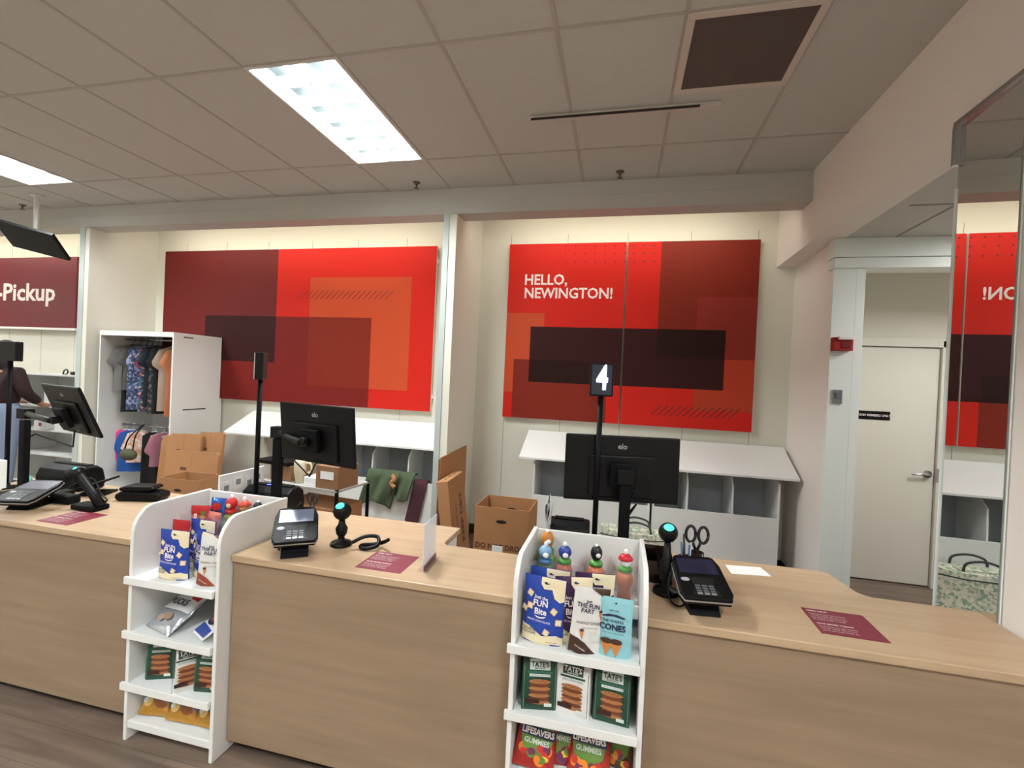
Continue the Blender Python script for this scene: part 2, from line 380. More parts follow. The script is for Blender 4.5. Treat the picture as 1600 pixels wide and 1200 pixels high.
# hanging screen
def V(*a): return Vector(a)
def slab(mb, c, wv, uv, w_, h, d, m):           # oriented box: centre, width dir, up dir
    wv = Vector(wv).normalized(); uv = Vector(uv).normalized(); nv = wv.cross(uv)
    M0 = mb.M.copy(); mb.M = M0 @ Matrix(((wv.x, uv.x, nv.x, c[0]), (wv.y, uv.y, nv.y, c[1]), (wv.z, uv.z, nv.z, c[2]), (0, 0, 0, 1)))
    mb.box(-w_/2, w_/2, -h/2, h/2, -d/2, d/2, m); mb.M = M0
ph = at(58, 305, Z=ZC); yh = ph.y
k = thing('hanging_screen', 'black flat screen hung from the ceiling on a white pole', 'screen', (ph.x, yh, ZC))
MB().lathe([(.06, 0), (.06, -.015), (.025, -.02), (.025, at(60, 372, Y=yh).z-ZC)], (ph.x, yh, ZC), mat('pole_white', 'dcd8d2', .4), 16).build('pole', k)
hz = at(58, 372, Y=yh).z
s_ = MB(); a = at(0, 345, Y=yh-.05); b = at(105, 400, Y=yh+.25)
cc = V(-5.93, 3.58, 2.89)
wv = V(.926, .317, -.205); uv = V(.377, -.732, .567)
slab(s_, cc, wv, uv, .56, .34, .035, BLACK); s_.build('screen_body', k, .006)
nn = wv.cross(uv).normalized(); nn = nn if nn.z > 0 else -nn
s_ = MB(); slab(s_, cc+nn*.026, wv, uv, .14, .12, .018, mat('bracket_grey', '4a4a50', .5)); s_.tube([cc+nn*.03, (ph.x, yh, hz)], .014, mat('bracket_grey', '4a4a50', .5), 8); s_.build('bracket', k, .002)
s_ = MB(); slab(s_, cc+nn*.0185-wv*.21+uv*.02, wv, uv, .07, .05, .001, OFFW); s_.build('label_sticker', k)
# ================================================================= RED PANELS AND SIGN
PC = {'red': 'cb251b', 'maroon': '6a2321', 'dark': '361516', 'mid': '761e1a', 'orange': 'c24c2c', 'mid2': '80281b', 'darker': '28100e', 'mor': 'b43d26', 'pale': '8c2f26'}
def pm(n): return mat('print_'+n, PC[n], .55, spec=.15)
def art(mb, x0, x1, z0, z1, y, rects, base):
    xs = sorted({x0, x1}|{min(max(v, x0), x1) for r in rects for v in r[:2]}); zs = sorted({z0, z1}|{min(max(v, z0), z1) for r in rects for v in r[2:4]})
    for i in range(len(xs)-1):
        for j in range(len(zs)-1):
            cx, cz = (xs[i]+xs[i+1])/2, (zs[j]+zs[j+1])/2; c_ = base
            for r in rects:
                if r[0] < cx < r[1] and r[2] < cz < r[3]: c_ = r[4]
            mb.quad((xs[i], y, zs[j]), (xs[i+1], y, zs[j]), (xs[i+1], y, zs[j+1]), (xs[i], y, zs[j+1]), pm(c_))
YP = 4.815
def z1f(px, py): return at(240+px*.3, 360+py*.3, Y=YP)
def z2f(px, py): return at(780+px*.275, 360+py*.275, Y=YP)
PZ0, PZ1 = z2f(17, 1057).z, z2f(62, 80).z
EDGE = mat('panel_edge', 'e4ddd2', .5)
HATCH = mat('hatch_print', '5c1512', .6)
def hatch(mb, xa, xb, zc, h, n, y):
    for i in range(n):
        x = xa+(xb-xa)*i/(n-1)
        mb.poly([(x-.5*h, zc-.5*h), (x-.5*h+.012, zc-.5*h), (x+.5*h+.012, zc+.5*h), (x+.5*h, zc+.5*h)], lambda u, v: (u, y, v), HATCH)
# panel 1
xl, xr = -5.70, z1f(1478, 82).x
k = thing('wall_panel', 'long red wall panel with overlapping maroon and orange rectangles, between wardrobe and divider', 'wall art', ((xl+xr)/2, YP, PZ0))
MB().box(xl, xr, YP+.001, YP+.03, PZ0, PZ1, EDGE).build('board', k, .002)
mb = MB()
xA = z1f(640, 400).x; zA = z1f(622, 688).z; xB0, xB1 = z1f(270, 445).x, z1f(1125, 700).x; zB = z1f(1133, 456).z
xO0, xO1 = z1f(812, 400).x, z1f(1335, 500).x; zO1, zO0 = z1f(1345, 242).z, z1f(1322, 836).z
art(mb, xl, xr, PZ0, PZ1, YP, [(xA, xr, PZ0, PZ1, 'red'), (xO0, xO1, zO0, zO1, 'orange'), (xl, xA, zA, PZ1, 'maroon'), (xB0, xB1, PZ0, zB, 'mid'), (xO0, xB1, zO0, zB, 'mid2'), (xB0, xA, zA, zB, 'dark'), (xl, xB0, PZ0, zA, 'mid')], 'red')
ha, hb = z1f(755, 335), z1f(1225, 335)
hatch(mb, ha.x, hb.x, ha.z, .10, 18, YP-.001)
mb.build('print', k)
tb = MB()
for v in (160, 870): q = z1f(1484, v); tb.box(xr-.02, xr+.012, YP+.02, YB, q.z-.02, q.z+.02, OFFW)
tb.build('mount_bracket', k)
# panel 2: two boards
rects2 = []
g_ = lambda p, q: z2f(p, q)
X_l, X_g, X_r = z2f(40, 560).x, .018, z2f(1462, 560).x
zH1, zH0 = g_(700, 556).z, g_(700, 884).z; xH0, xH1 = g_(172, 700).x, g_(1282, 700).x
xM = g_(908, 400).x; zM = g_(1450, 740).z
rects2 = [(X_l, g_(257, 500).x, g_(30, 914).z, g_(45, 468).z, 'orange'),
          (g_(75, 900).x, g_(605, 1000).x, PZ0, g_(77, 730).z, 'mid2'),
          (xM, X_r, zM, PZ1, 'mid2'), (g_(1125, 450).x, X_r, zM, g_(1130, 380).z, 'pale'),
          (g_(1102, 950).x, X_r, g_(1440, 1040).z, zM, 'mor'),
          (xH0, xH1, zH0, zH1, 'dark'), (xM, xH1, zM, zH1, 'darker'), (xH0, g_(605, 800).x, zH0, g_(77, 730).z, 'darker')]
for n, (xa, xb) in enumerate(((X_l, X_g-.008), (X_g+.008, X_r))):
    lab = ('red wall panel with white greeting lettering and dark rectangles', 'red and maroon wall panel with hatch marks at its lower edge, right of the greeting')[n]
    k = thing('wall_panel', lab, 'wall art', ((xa+xb)/2, YP, PZ0))
    MB().box(xa, xb, YP+.001, YP+.03, PZ0, PZ1, EDGE).build('board', k, .002)
    mb = MB(); art(mb, xa, xb, PZ0, PZ1, YP, rects2, 'red')
    for dz in (92, 135, 182):
        for p in (378, 434, 490, 546, 602, 660, 716, 766, 824, 880):
            q = g_(p, dz-p*.006)
            if xa < q.x < xb:
                r = .009; mb.poly([(q.x+r*math.cos(t_*.785), q.z+r*math.sin(t_*.785)) for t_ in range(8)], lambda u, v: (u, YP-.001, v), HATCH)
    if n:
        a_, b_ = g_(890, 1020), g_(1330, 1040); hatch(mb, a_.x, b_.x, a_.z, .10, 13, YP-.001)
    pr = mb.build('print', k)
    if not n:
        a_ = g_(268, 283); t1 = MB(); t1.text('HELLO,', .150, lambda u, v: (g_(143, 283).x+u, YP-.002, a_.z+v), TXT, .022, 'LEFT', .93)
        b_ = g_(390, 360); t1.text('NEWINGTON!', .150, lambda u, v: (g_(141, 360).x+u, YP-.002, b_.z+v), TXT, .022, 'LEFT', .93)
        t1.build('lettering', pr)
    tb = MB()
    for v in (140, 1010):
        q = g_(727, v); xx = xb-.01 if not n else xa+.01
        tb.box(xx-.012, xx+.012, YP+.028, YB, q.z-.02, q.z+.02, OFFW)
    tb.build('mount_bracket', k)
# pickup sign
a_, b_ = at(121, 401, Y=4.78), at(117, 513, Y=4.78)
k = thing('pickup_sign', 'maroon hanging sign with white pickup lettering at left edge', 'sign', (-8.2, 4.78, b_.z))
MB().box(-9.6, a_.x, 4.78, 4.81, b_.z, a_.z, mat('sign_maroon', '6b1822', .45, spec=.25)).build('board', k, .002)
MB().box(-9.6, a_.x+.005, 4.775, 4.815, b_.z-.03, b_.z, OFFW).build('bottom_rail', k, .003)
MB().box(-9.2, -9.1, 4.795, YB, a_.z-.1, a_.z-.06, OFFW).box(-7.4, -7.3, 4.795, YB, a_.z-.1, a_.z-.06, OFFW).build('mount_bracket', k)
q = at(87, 458, Y=4.78)
MB().text('Self-Pickup', .33, lambda u, v: (q.x+u, 4.777, q.z+v), TXT, .025, 'RIGHT', 1.12).build('lettering', k)
# ================================================================= COUNTERS
HC = .87
def arc(cx, cy, r, a0, a1, n=6): return [(cx+r*math.cos(R_(a0+(a1-a0)*i/n)), cy+r*math.sin(R_(a0+(a1-a0)*i/n))) for i in range(n+1)]
def counter(xs, xa, xb, xw, lab, right=False):
    # xs: start of the deep wing behind the stand, xa: front left end, xb: right end, xw: right end of the wing
    k = thing('checkout_counter', lab, 'counter', ((xa+xb)/2, 2.0, 0), 'checkout counters')
    if right: out = [(xa, 1.70), (xb, 1.70), (xb, 2.165), (1.06, 2.165)]+arc(1.06, 2.235, .07, 270, 200)+arc(.92, 2.36, .05, 0, 90)+[(xs, 2.41), (xs, 2.075), (xa, 2.075)]
    else: out = [(xa, 1.70), (xb, 1.70), (xb, 2.13), (xw+.045, 2.13)]+arc(xw+.045, 2.175, .045, 270, 180)+[(xw, 2.40), (xs, 2.40), (xs, 2.075), (xa, 2.075)]
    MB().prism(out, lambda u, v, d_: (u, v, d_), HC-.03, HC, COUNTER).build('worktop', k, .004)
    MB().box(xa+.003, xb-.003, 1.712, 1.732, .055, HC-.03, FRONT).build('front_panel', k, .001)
    MB().box(xa+.01, xb-.01, 1.765, 1.78, 0, .055, DARK).build('kickboard', k)
    for q in ((xa+.003, xa+.021, 1.732, 2.06), (xb-.021, xb-.003, 1.732, 2.10), (xw-.03, xw-.012, 2.12, 2.38), (xs+.01, xs+.028, 2.10, 2.38)):
        MB().box(*q, .055 if q[2] < 1.8 else 0, HC-.03, WHITE).build('side_panel', k, .001)
    return k
counter(-3.80, -3.32, -2.085, -2.48, 'left pale maple checkout counter, beside the shelf stand with silver bag')
counter(-2.05, -1.598, -.338, -.797, 'middle pale maple checkout counter with the frosted sign holder on it')
counter(-.315, .135, XR-.005, .97, 'right pale maple checkout counter running up to the mirror wall', True)
def maroon_card(px, lab):
    pts = [at(a_, b_, Z=HC) for a_, b_ in px]; c0 = sum(pts, Vector())/4
    k = thing('counter_card', lab, 'notice', (c0.x, c0.y, HC), 'maroon notices stuck on the counters')
    w_ = .205; h_ = .19
    MB().box(c0.x-w_/2, c0.x+w_/2, c0.y-h_/2, c0.y+h_/2, HC+.0002, HC+.0012, MAROON).build('card', k)
    tx = MB(); fn = lambda u, v: (c0.x-w_/2+.012+u, c0.y+v, HC+.0016)
    tx.text('NEED HELP?', .013, lambda u, v: (c0.x-w_/2+.012+u, c0.y+.075+v, HC+.0016), TXT, .02, 'LEFT')
    rows = ['Please keep your card inserted', 'until the reader tells you it is', 'safe to take it out. Thank you', 'for shopping with us today.']
    for i, r in enumerate(rows): tx.text(r, .0095, lambda u, v: (c0.x-w_/2+.012+u, c0.y+.052-.014*i+v, HC+.0016), TXT, 0, 'LEFT')
    tx.text('SAVE MORE TODAY', .013, lambda u, v: (c0.x-w_/2+.012+u, c0.y-.022+v, HC+.0016), TXT, .02, 'LEFT')
    for i, r in enumerate(rows[:3]): tx.text(r, .0095, lambda u, v: (c0.x-w_/2+.012+u, c0.y-.042-.014*i+v, HC+.0016), TXT, 0, 'LEFT')
    tx.build('lettering', k)
maroon_card([(58, 815), (118, 798), (172, 804), (105, 821)], 'maroon notice card stuck on the left counter')
maroon_card([(554, 886), (592, 862), (655, 870), (624, 897)], 'maroon notice card beside the frosted sign holder')
maroon_card([(1250, 948), (1345, 960), (1400, 1006), (1280, 993)], 'maroon notice card on the right counter in front of the door')
# ================================================================= DISPLAY STANDS
def stand(x0, x1, lab):
    k = thing('display_stand', lab, 'shelf stand', ((x0+x1)/2, 1.85, 0), 'white stepped display stands between the counters')
    prof = [(1.645, 0), (1.645, .93), (1.652, .962), (1.668, .992), (1.700, 1.026), (1.73, 1.036), (2.05, 1.036), (2.05, 0), (1.76, 0), (1.74, .03)]
    prof = [(1.645, 0)]+prof[1:7]+[(2.05, .0)]
    for x in (x0, x1-.018): MB().prism(prof, lambda u, v, d_: (d_, u, v), x, x+.018, WHITE).build('side_panel', k, .003)
    MB().box(x0+.018, x1-.018, 2.036, 2.05, .02, 1.03, WHITE).build('back_panel', k, .001)
    MB().box(x0+.018, x1-.018, 1.73, 1.745, 0, .075, WHITE).build('toe_panel', k, .001)
    for z in (.73, .49, .26):
        s_ = MB().box(x0+.0185, x1-.0185, 1.65, 2.035, z-.018, z, WHITE2).box(x0-.010, x1-.017, 1.630, 1.644, z-.028, z+.004, WHITE)
        s_.build('shelf', k, .002)
    MB().box(x0+.0185, x1-.0185, 1.665, 2.035, .067, .085, WHITE2).box(x0+.0185, x1-.0185, 1.65, 1.665, .055, .088, WHITE).build('shelf', k, .002)
    s_ = MB().box(x0+.0185, x1-.0185, 1.865, 2.035, .80, .815, WHITE2).box(x0+.0185, x1-.0185, 1.852, 1.865, .785, .835, WHITE)
    ut = s_.build('upper_tray', k, .002)
    s_ = MB().box(x0+.02, x1-.02, 1.866, 1.869, .816, .955, ACRYL)
    n = 4
    for i in range(1, n): xx = x0+.02+(x1-x0-.04)*i/n; s_.box(xx-.001, xx+.001, 1.87, 2.03, .816, .955, ACRYL)
    s_.build('acrylic_divider', ut)
SA, SB = (-2.08, -1.602), (-.338, .132)
stand(*SA, 'white stepped shelf stand left of the middle counter')
stand(*SB, 'white stepped shelf stand between middle and right counters')
# ----------------------------------------------------------------- packets
def dep(u, v, T, kind):            # half thickness at u,v in 0..1
    e = max(0, 1-abs(2*u-1)**3)
    if kind == 'stand': return T/2*(e**.6)*(1-v)**.55*min(1, 1)+.0012
    return T/2*(e**.55)*max(0, math.sin(math.pi*min(1, max(0, v))))**.55+.0012
class Pack:
    def __init__(s, w_, h, T, kind, body, back=None, notch=True):
        s.w, s.h, s.T, s.kind = w_, h, T, kind; s.mb = MB()
        for sg in (-1, 1):
            s.mb.grid(lambda u, v: ((u-.5)*w_*(1-.04*math.sin(math.pi*v)), sg*(dep(u, v, T, kind)+(.0012*math.sin(u*23+v*17)+.0016*math.sin(v*31+u*5))*min(1, 4*v*(1-v))), v*h), 16, 18, body if sg < 0 else (back or body))
        if kind == 'stand':
            pts = [((u/12-.5)*w_, 0) for u in range(13)]
            s.mb.add([((u/12-.5)*w_, -dep(u/12, 0, T, kind), 0) for u in range(13)]+[((u/12-.5)*w_, dep(u/12, 0, T, kind), 0) for u in range(12, -1, -1)], [tuple(range(26))], body)
    def pt(s, x, z, o=.0016):
        u = min(1, max(0, x/s.w+.5)); v = min(1, max(0, z/s.h))
        return (x*(1-.04*math.sin(math.pi*v)), -(dep(u, v, s.T, s.kind)+.0012*math.sin(u*23+v*17)*0+.0028+o), z)
    def patch(s, pts, m, o=0):             # polygon in fractions of the front, finely divided around its centre
        cx = sum(p[0] for p in pts)/len(pts); cy = sum(p[1] for p in pts)/len(pts); n = len(pts)
        rings = 5; vs = [s.pt((cx-.5)*s.w, cy*s.h, .001+o)]; fs = []
        P = []
        for i in range(n):
            a_, b_ = pts[i], pts[(i+1) % n]
            for t_ in range(3): P.append((a_[0]+(b_[0]-a_[0])*t_/3, a_[1]+(b_[1]-a_[1])*t_/3))
        n = len(P)
        for r in range(1, rings+1):
            f_ = r/rings
            for p in P: vs.append(s.pt((cx+(p[0]-cx)*f_-.5)*s.w, (cy+(p[1]-cy)*f_)*s.h, .001+o))
        for i in range(n): fs.append((0, 1+i, 1+(i+1) % n))
        for r in range(rings-1):
            for i in range(n): fs.append((1+r*n+i, 1+(r+1)*n+i, 1+(r+1)*n+(i+1) % n, 1+r*n+(i+1) % n))
        s.mb.add(vs, fs, m, True)
    def ell(s, x, y, rx, ry, m, o=0): s.patch([(x+rx*math.cos(t_*.628), y+ry*math.sin(t_*.628)) for t_ in range(10)], m, o)
    def sq(s, x, y, r, a_, m, o=0): s.patch([(x+r*math.cos(R_(a_+90*t_)), y+r*s.w/s.h*math.sin(R_(a_+90*t_))) for t_ in range(4)], m, o)
    def text(s, t_, x, y, size, m, bold=.02, rot=0, o=.001, sx=1, arcr=0):
        ca, sa = math.cos(R_(rot)), math.sin(R_(rot))
        s.mb.text(t_, size, lambda u, v: s.pt((x-.5)*s.w+u*ca-v*sa, y*s.h+u*sa+v*ca, .001+o), m, bold, 'CENTER', sx)
    def done(s, name, lab, cat, loc, rz=0, rx=0, ry=0, group=None):
        o = s.mb.build(name); tag(o, lab, cat, group); return place(o, loc, rz, rx, ry)
C = lambda n, h, r=.45: mat('pack_'+n, h, r)
BLUE, CREAM, PURP, CHOC, MARSH = C('blue', '1d3f9c'), C('cream', 'e6d7b4'), C('purple', '3b1746'), C('chocolate', '43291f'), C('marsh', 'ddb58f')
NAVY, PWHITE, LBLUE, KGREEN, BISC = C('navy', '1e2547'), C('white', 'dedbd8'), C('light_blue', '8cc3cc'), C('green', '1c4433'), C('biscuit', 'a56c42')
BISC2, LGREY, CONE = C('biscuit_dark', '6d3a24'), C('label', 'd4dad4'), C('cone', 'c47a3c')
SILV = mat('silver_foil', 'b9bcc2', .22, metal=.75, bump=.5, bscale=30)
def fun_bag(col, lab, loc, rz, front=True, w_=.155, h=.235, ry=0, group=None):
    p = Pack(w_, h, .05, 'stand', col)
    p.patch([(.0, .0), (1, 0), (1, .12), (.86, .17), (.7, .12), (.58, .09), (.45, .10), (.36, .17), (.2, .245), (.0, .26)], CREAM)
    p.patch([(.42, 1), (1, 1), (1, .68), (.9, .66), (.76, .72), (.7, .84), (.6, .86), (.50, .83), (.42, .90)], CREAM)
    p.patch([(.48, .925), (.54, .945), (.58, .925), (.64, .92), (.58, .905), (.52, .905)], NAVY, .001)
    for x, y, a_ in ((.17, .74, 15), (.18, .55, 40), (.78, .52, 10), (.62, .19, 20), (.04, .49, 30), (.9, .36, 40)):
        p.sq(x, y, .10, a_, MARSH, .0005); p.sq(x, y, .072, a_, CREAM, .001)
    p.text('Just the', .45, .695, .017, TXT, .02, -6); p.text('FUN', .44, .605, .030, TXT, .03); p.text('Bite', .45, .485, .030, TXT, .03)
    p.patch([(.3, .425), (.36, .395), (.45, .385), (.54, .395), (.60, .425), (.54, .41), (.45, .40), (.36, .41)], TXT, .001)
    p.text('WHITE CHOCOLATE', .42, .345, .0095, TXT, .01, -3)
    p.text('TRUFFLE\nDOUGHS', .20, .17, .0125, CHOC, .01)
    p.text('dipped in cream', .76, .06, .006, CHOC, 0)
    return p.done('snack_pouch', lab, 'snack bag', loc, rz, 0, ry, group)
G1, G2 = 'snack pouches on the stands', None
def B(px, py, Z, dy=0): q = at(px, py, Z=Z); return Vector((q.x, q.y+dy, q.z+.001))
zt = .7305
fun_bag(BLUE, 'blue and cream snack pouch at the front left of the right stand', (-.232, 1.70, zt), R_(-6), ry=R_(1))
fun_bag(BLUE, 'blue and cream snack pouch standing behind the front blue one on right stand', (-.225, 1.80, zt), R_(-4), h=.228)
fun_bag(PURP, 'purple and cream snack pouch half hidden behind the white cone pouch', (-.128, 1.735, zt), R_(14), w_=.14)
fun_bag(PURP, 'purple snack pouch at the back, just behind the white cone pouch', (-.055, 1.81, zt), R_(8), w_=.15, h=.228)
def cone(p, x, y, s, m1=CONE, m2=CHOC):
    p.patch([(x-s*.6, y), (x+s*.6, y), (x+.02, y-s*1.5)], m1, .0008); p.ell(x, y, s*.6, s*.22, m2, .0014)
def cone_bag(lab, loc, rz, ry=0, bottom=CHOC, w_=.13, h=.225, letter='THE FUN\nPART'):
    p = Pack(w_, h, .045, 'stand', PWHITE)
    p.patch([(0, 0), (.75, 0), (.6, .07), (.4, .17), (.18, .24), (0, .26)], bottom); p.patch([(.45, 1), (1, 1), (1, .84), (.8, .88)], bottom)
    p.text('Just', .42, .80, .014, NAVY, .02); p.text(letter, .40, .69, .021, NAVY, .02, -4)
    p.text('WAFFLE CONES', .45, .47, .0125, CHOC, .01); p.text('dark chocolate filled', .5, .40, .007, CHOC, 0)
    cone(p, .78, .66, .10); cone(p, .28, .36, .10)
    p.ell(.68, .26, .15, .07, LGREY, .0004)
    p.text('real chocolate', .28, .09, .0075, TXT, .01, -25)
    return p.done('snack_pouch', lab, 'snack bag', loc, rz, 0, ry)
cone_bag('white pouch with brown corner and small cones, left of the light blue one', (-.075, 1.685, zt), R_(18), ry=R_(5))
p = Pack(.118, .20, .045, 'stand', LBLUE)
p.text('waffle treats', .45, .80, .007, NAVY, .01); p.patch([(.1, .70), (.3, .735), (.55, .735), (.78, .70), (.78, .675), (.55, .71), (.3, .71), (.1, .675)], NAVY, .0005)
p.text('THE WAFFLE', .42, .62, .0135, NAVY, .01); p.text('CONES', .42, .51, .029, NAVY, .03); p.text('MILK CHOCOLATE FILLED', .45, .415, .0065, NAVY, 0)
p.ell(.5, .92, .03, .016, NAVY); 
for x in (.26, .55): p.patch([(x-.19, .27), (x+.19, .27), (x+.0, .02)], CONE, .0008); p.ell(x, .28, .19, .05, CHOC, .0014)
p.done('snack_pouch', 'light blue pouch with waffle cones at the right of its shelf', 'snack bag', (.027, 1.69, zt), R_(-4))
# shelf stand left: top shelf
fun_bag(BLUE, 'blue and cream snack pouch in front on the left stand', (-1.895, 1.70, zt), R_(4), w_=.150, h=.212)
fun_bag(BLUE, 'blue snack pouch leaning behind the front one on the left stand', (-1.79, 1.755, zt), R_(-12), w_=.13, h=.20)
fun_bag(BLUE, 'blue and cream snack pouch at the back row of the left stand', (-1.875, 1.825, zt), R_(0), w_=.14, h=.225)
cone_bag('white pouch with red brown corner against the right side of left stand', (-1.695, 1.70, zt), R_(22), R_(4), C('rust', '8c3b26'), w_=.12, h=.21)
p = Pack(.09, .22, .03, 'pillow', C('red', 'b81c20')); p.patch([(.1, .8), (.9, .8), (.5, .6)], CREAM)
p.done('snack_bag', 'small red snack bag behind the blue pouches on left stand', 'snack bag', (-1.975, 1.80, zt), R_(5))
# cookie bags
def cookie_bag(lab, loc, rz, col=KGREEN, panel=None, w_=.125, h=.195, d=.07, sx=1):
    mb = MB(); T = d/2
    O = [(-1, 0, -1), (1, 0, -1), (1, 0, 1), (-1, 0, 1)]
    lv = [(0, 1, 1), (.06, 1.02, 1.05), (.55, 1.0, 1.0), (.84, .97, .8), (.93, .95, .32), (1, .94, .06)]
    vs = []; fs = []
    for v, sw, sd in lv:
        for a_ in O: vs.append((a_[0]*w_/2*sw, a_[2]*T*sd, v*h))
    n = len(lv)
    for i in range(n-1):
        for j in range(4): fs.append((i*4+j, i*4+(j+1) % 4, (i+1)*4+(j+1) % 4, (i+1)*4+j))
    fs += [(0, 3, 2, 1), ((n-1)*4, (n-1)*4+1, (n-1)*4+2, (n-1)*4+3)]
    mb.add(vs, fs, col)
    def fy(z):
        v = z/h
        for (a1, _, s1), (a2, _, s2) in zip(lv, lv[1:]):
            if a1 <= v <= a2: return -(T*(s1+(s2-s1)*(v-a1)/(a2-a1)))-.0015
        return -T
    P = lambda x, z, o=0: (x, fy(z)-o, z)
    def strip(x0, x1, z0, z1, m, o=0):
        k_ = 6; mb.add([P(x, z0+(z1-z0)*i/k_, o) for i in range(k_+1) for x in (x0, x1)], [(2*i, 2*i+1, 2*i+3, 2*i+2) for i in range(k_)], m)
    light = col == PWHITE
    lab_m, lab_t = (KGREEN, TXT) if light else (LGREY, KGREEN)
    strip(-.037, .037, .143, .175, lab_m); mb.text("TATE'S", .0215, lambda u, v: P(u, .162+v, .004), lab_t, .02)
    mb.text('BAKE SHOP', .0078, lambda u, v: P(u, .149+v, .002), lab_t, .01)
    strip(-.045, .045, .132, .139, KGREEN if light else C('green2', '2f6350'), .0006); strip(-.038, .038, .121, .130, LGREY if not light else C('ribbon', 'c8cfc9'), .0012)
    mb.text('CHOCOLATE CHIP COOKIES', .0058, lambda u, v: P(u, .1255+v, .0018), KGREEN, 0)
    for i in range(7):
        zz = .030+i*.0125; wv = .040-.002*(i % 2)
        pts = [(wv*math.cos(t_*.524), zz+.0085*math.sin(t_*.524)) for t_ in range(12)]
        mb.poly(pts, lambda u, v: P(u, v, .0006+i*.0004), BISC if i % 2 == 0 else BISC2)
    for i in range(5): mb.poly([(-.02+i*.01+.003*math.cos(t_*.785), .106+.003*(i % 2)+.002*math.sin(t_*.785)) for t_ in range(8)], lambda u, v: P(u, v, .0044), BISC2)
    strip(-.05, .0, .028, .044, C('chocbar', '35180f'), .005); strip(.018, .045, .018, .03, LGREY, .0054)
    bl = KGREEN if light else C('edge_line', '6e8f7d')
    strip(-.057, -.0555, .006, .18, bl, .0005); strip(.0555, .057, .006, .18, bl, .0005)
    o = mb.build('cookie_bag', None, .0025); tag(o, lab, 'cookie bag'); return place(o, loc, rz)
zt = .4905
cookie_bag('green cookie bag at the left of its shelf on right stand', (-.237, 1.71, zt), R_(12))
cookie_bag('white cookie bag between two green ones on the right stand', (-.108, 1.715, zt), R_(-8), PWHITE)
cookie_bag('green cookie bag at the right of its shelf on right stand', (.030, 1.715, zt), R_(-6))
cookie_bag('green cookie bag further back at left on right stand', (-.245, 1.85, zt), R_(10))
cookie_bag('green cookie bag further back at right on right stand', (.035, 1.85, zt), R_(-4))
zt = .2605
cookie_bag('green cookie bag turned aside at the left on the left stand', (-1.965, 1.735, zt), R_(22), w_=.12, h=.175)
cookie_bag('narrow white cookie bag in the middle on the left stand', (-1.80, 1.70, zt), R_(50), PWHITE, w_=.09, h=.185)
cookie_bag('green cookie bag at the right on the left stand', (-1.690, 1.725, zt), R_(10), w_=.12, h=.175)
# gummies
def gummy(lab, loc, rz, rx, ry=0, w_=.155, h=.215, title='LIFESAVERS', base='9c241c', words='GUMMIES', seed=1):
    rnd = random.Random(seed); p = Pack(w_, h, .05, 'pillow', C('gum_'+base, base, .3))
    cols = [C('g_orange', 'e2812a', .3), C('g_yellow', 'dcb63a', .3), C('g_green', '5d7f33', .3), C('g_red', 'b62a24', .3), C('g_purple', '6a2a4c', .3)]
    p.ell(.5, .5, .42, .36, cols[2])
    for i in range(16): p.ell(rnd.uniform(.15, .85), rnd.uniform(.05, .32), rnd.uniform(.07, .13), rnd.uniform(.04, .08), cols[rnd.randrange(5)], .0005+.0002*i)
    for i in range(8): p.ell(rnd.uniform(.15, .85), rnd.uniform(.66, .94), .10, .06, cols[rnd.randrange(5)], .0005+.0002*i)
    if title:
        p.patch([(.06, .47), (.94, .45), (.96, .59), (.05, .61)], NAVY, .004); p.text(title, .5, .53, .0265, TXT, .04, 0, .005, .95)
        p.text(words, .5, .395, .023, C('gl', 'c9d2c0'), .03, 0, .005)
    return p.done('candy_bag', lab, 'candy bag', loc, rz, rx, ry)
zt = .264
gummy('fruit candy bag leaning at the left of the lowest shelf, right stand', (-.245, 1.685, zt), R_(4), R_(-30), R_(8), seed=1)
gummy('fruit candy bag wedged second from left on the lowest shelf', (-.165, 1.73, zt), R_(10), R_(-28), R_(8), seed=2)
gummy('fruit candy bag third from left, mostly hidden on the lowest shelf', (-.125, 1.80, zt), R_(6), R_(-16), R_(6), seed=3)
gummy('wide red fruit candy bag at the centre right of the lowest shelf', (-.045, 1.70, zt), R_(-6), R_(-32), -R_(2), seed=4)
gummy('brown and yellow candy bag at the right of the lowest shelf', (.055, 1.775, zt), R_(-10), R_(-14), 0, w_=.12, title='', base='5a3a1c', seed=5)
# left stand second shelf
p = Pack(.185, .255, .05, 'pillow', SILV)
p.patch([(.02, .36), (.1, .33), (.5, .36), (.98, .40), (1, 1), (0, 1)], C('pearl', 'd7d8da', .25)); p.text('PUCKS', .47, .50, .042, NAVY, .02, 6, .003, .9)
p.patch([(.70, .62), (.94, .62), (.94, .72), (.70, .72)], C('red', 'b81c20'), .002); p.ell(.55, .24, .15, .07, C('puck', '8a6f62', .4), .002); p.ell(.36, .18, .12, .06, C('puck2', 'a08a7c', .4), .003)
p.done('snack_bag', 'shiny silver and white snack bag lying back on the left stand', 'snack bag', (-1.95, 1.675, .494), R_(-14), R_(-60), 0)
def bw_bag(lab, loc, rz, rx, ry=0):
    p = Pack(.11, .15, .03, 'pillow', PWHITE); p.patch([(.05, .05), (.95, .05), (.95, .3), (.05, .35)], C('bl2', '27408a')); p.ell(.5, .55, .36, .2, NAVY, .0005); p.ell(.5, .58, .27, .14, BISC2, .001); p.ell(.42, .55, .1, .07, BISC, .0015)
    p.text('BITES', .5, .85, .014, BISC2, .02)
    return p.done('snack_bag', lab, 'snack bag', loc, rz, rx, ry)
bw_bag('small white and blue snack bag standing on the left stand', (-1.73, 1.80, .4915), R_(-6), R_(-30))
bw_bag('small white and blue snack bag lying flat at shelf front', (-1.72, 1.665, .512), R_(-25), R_(-66))
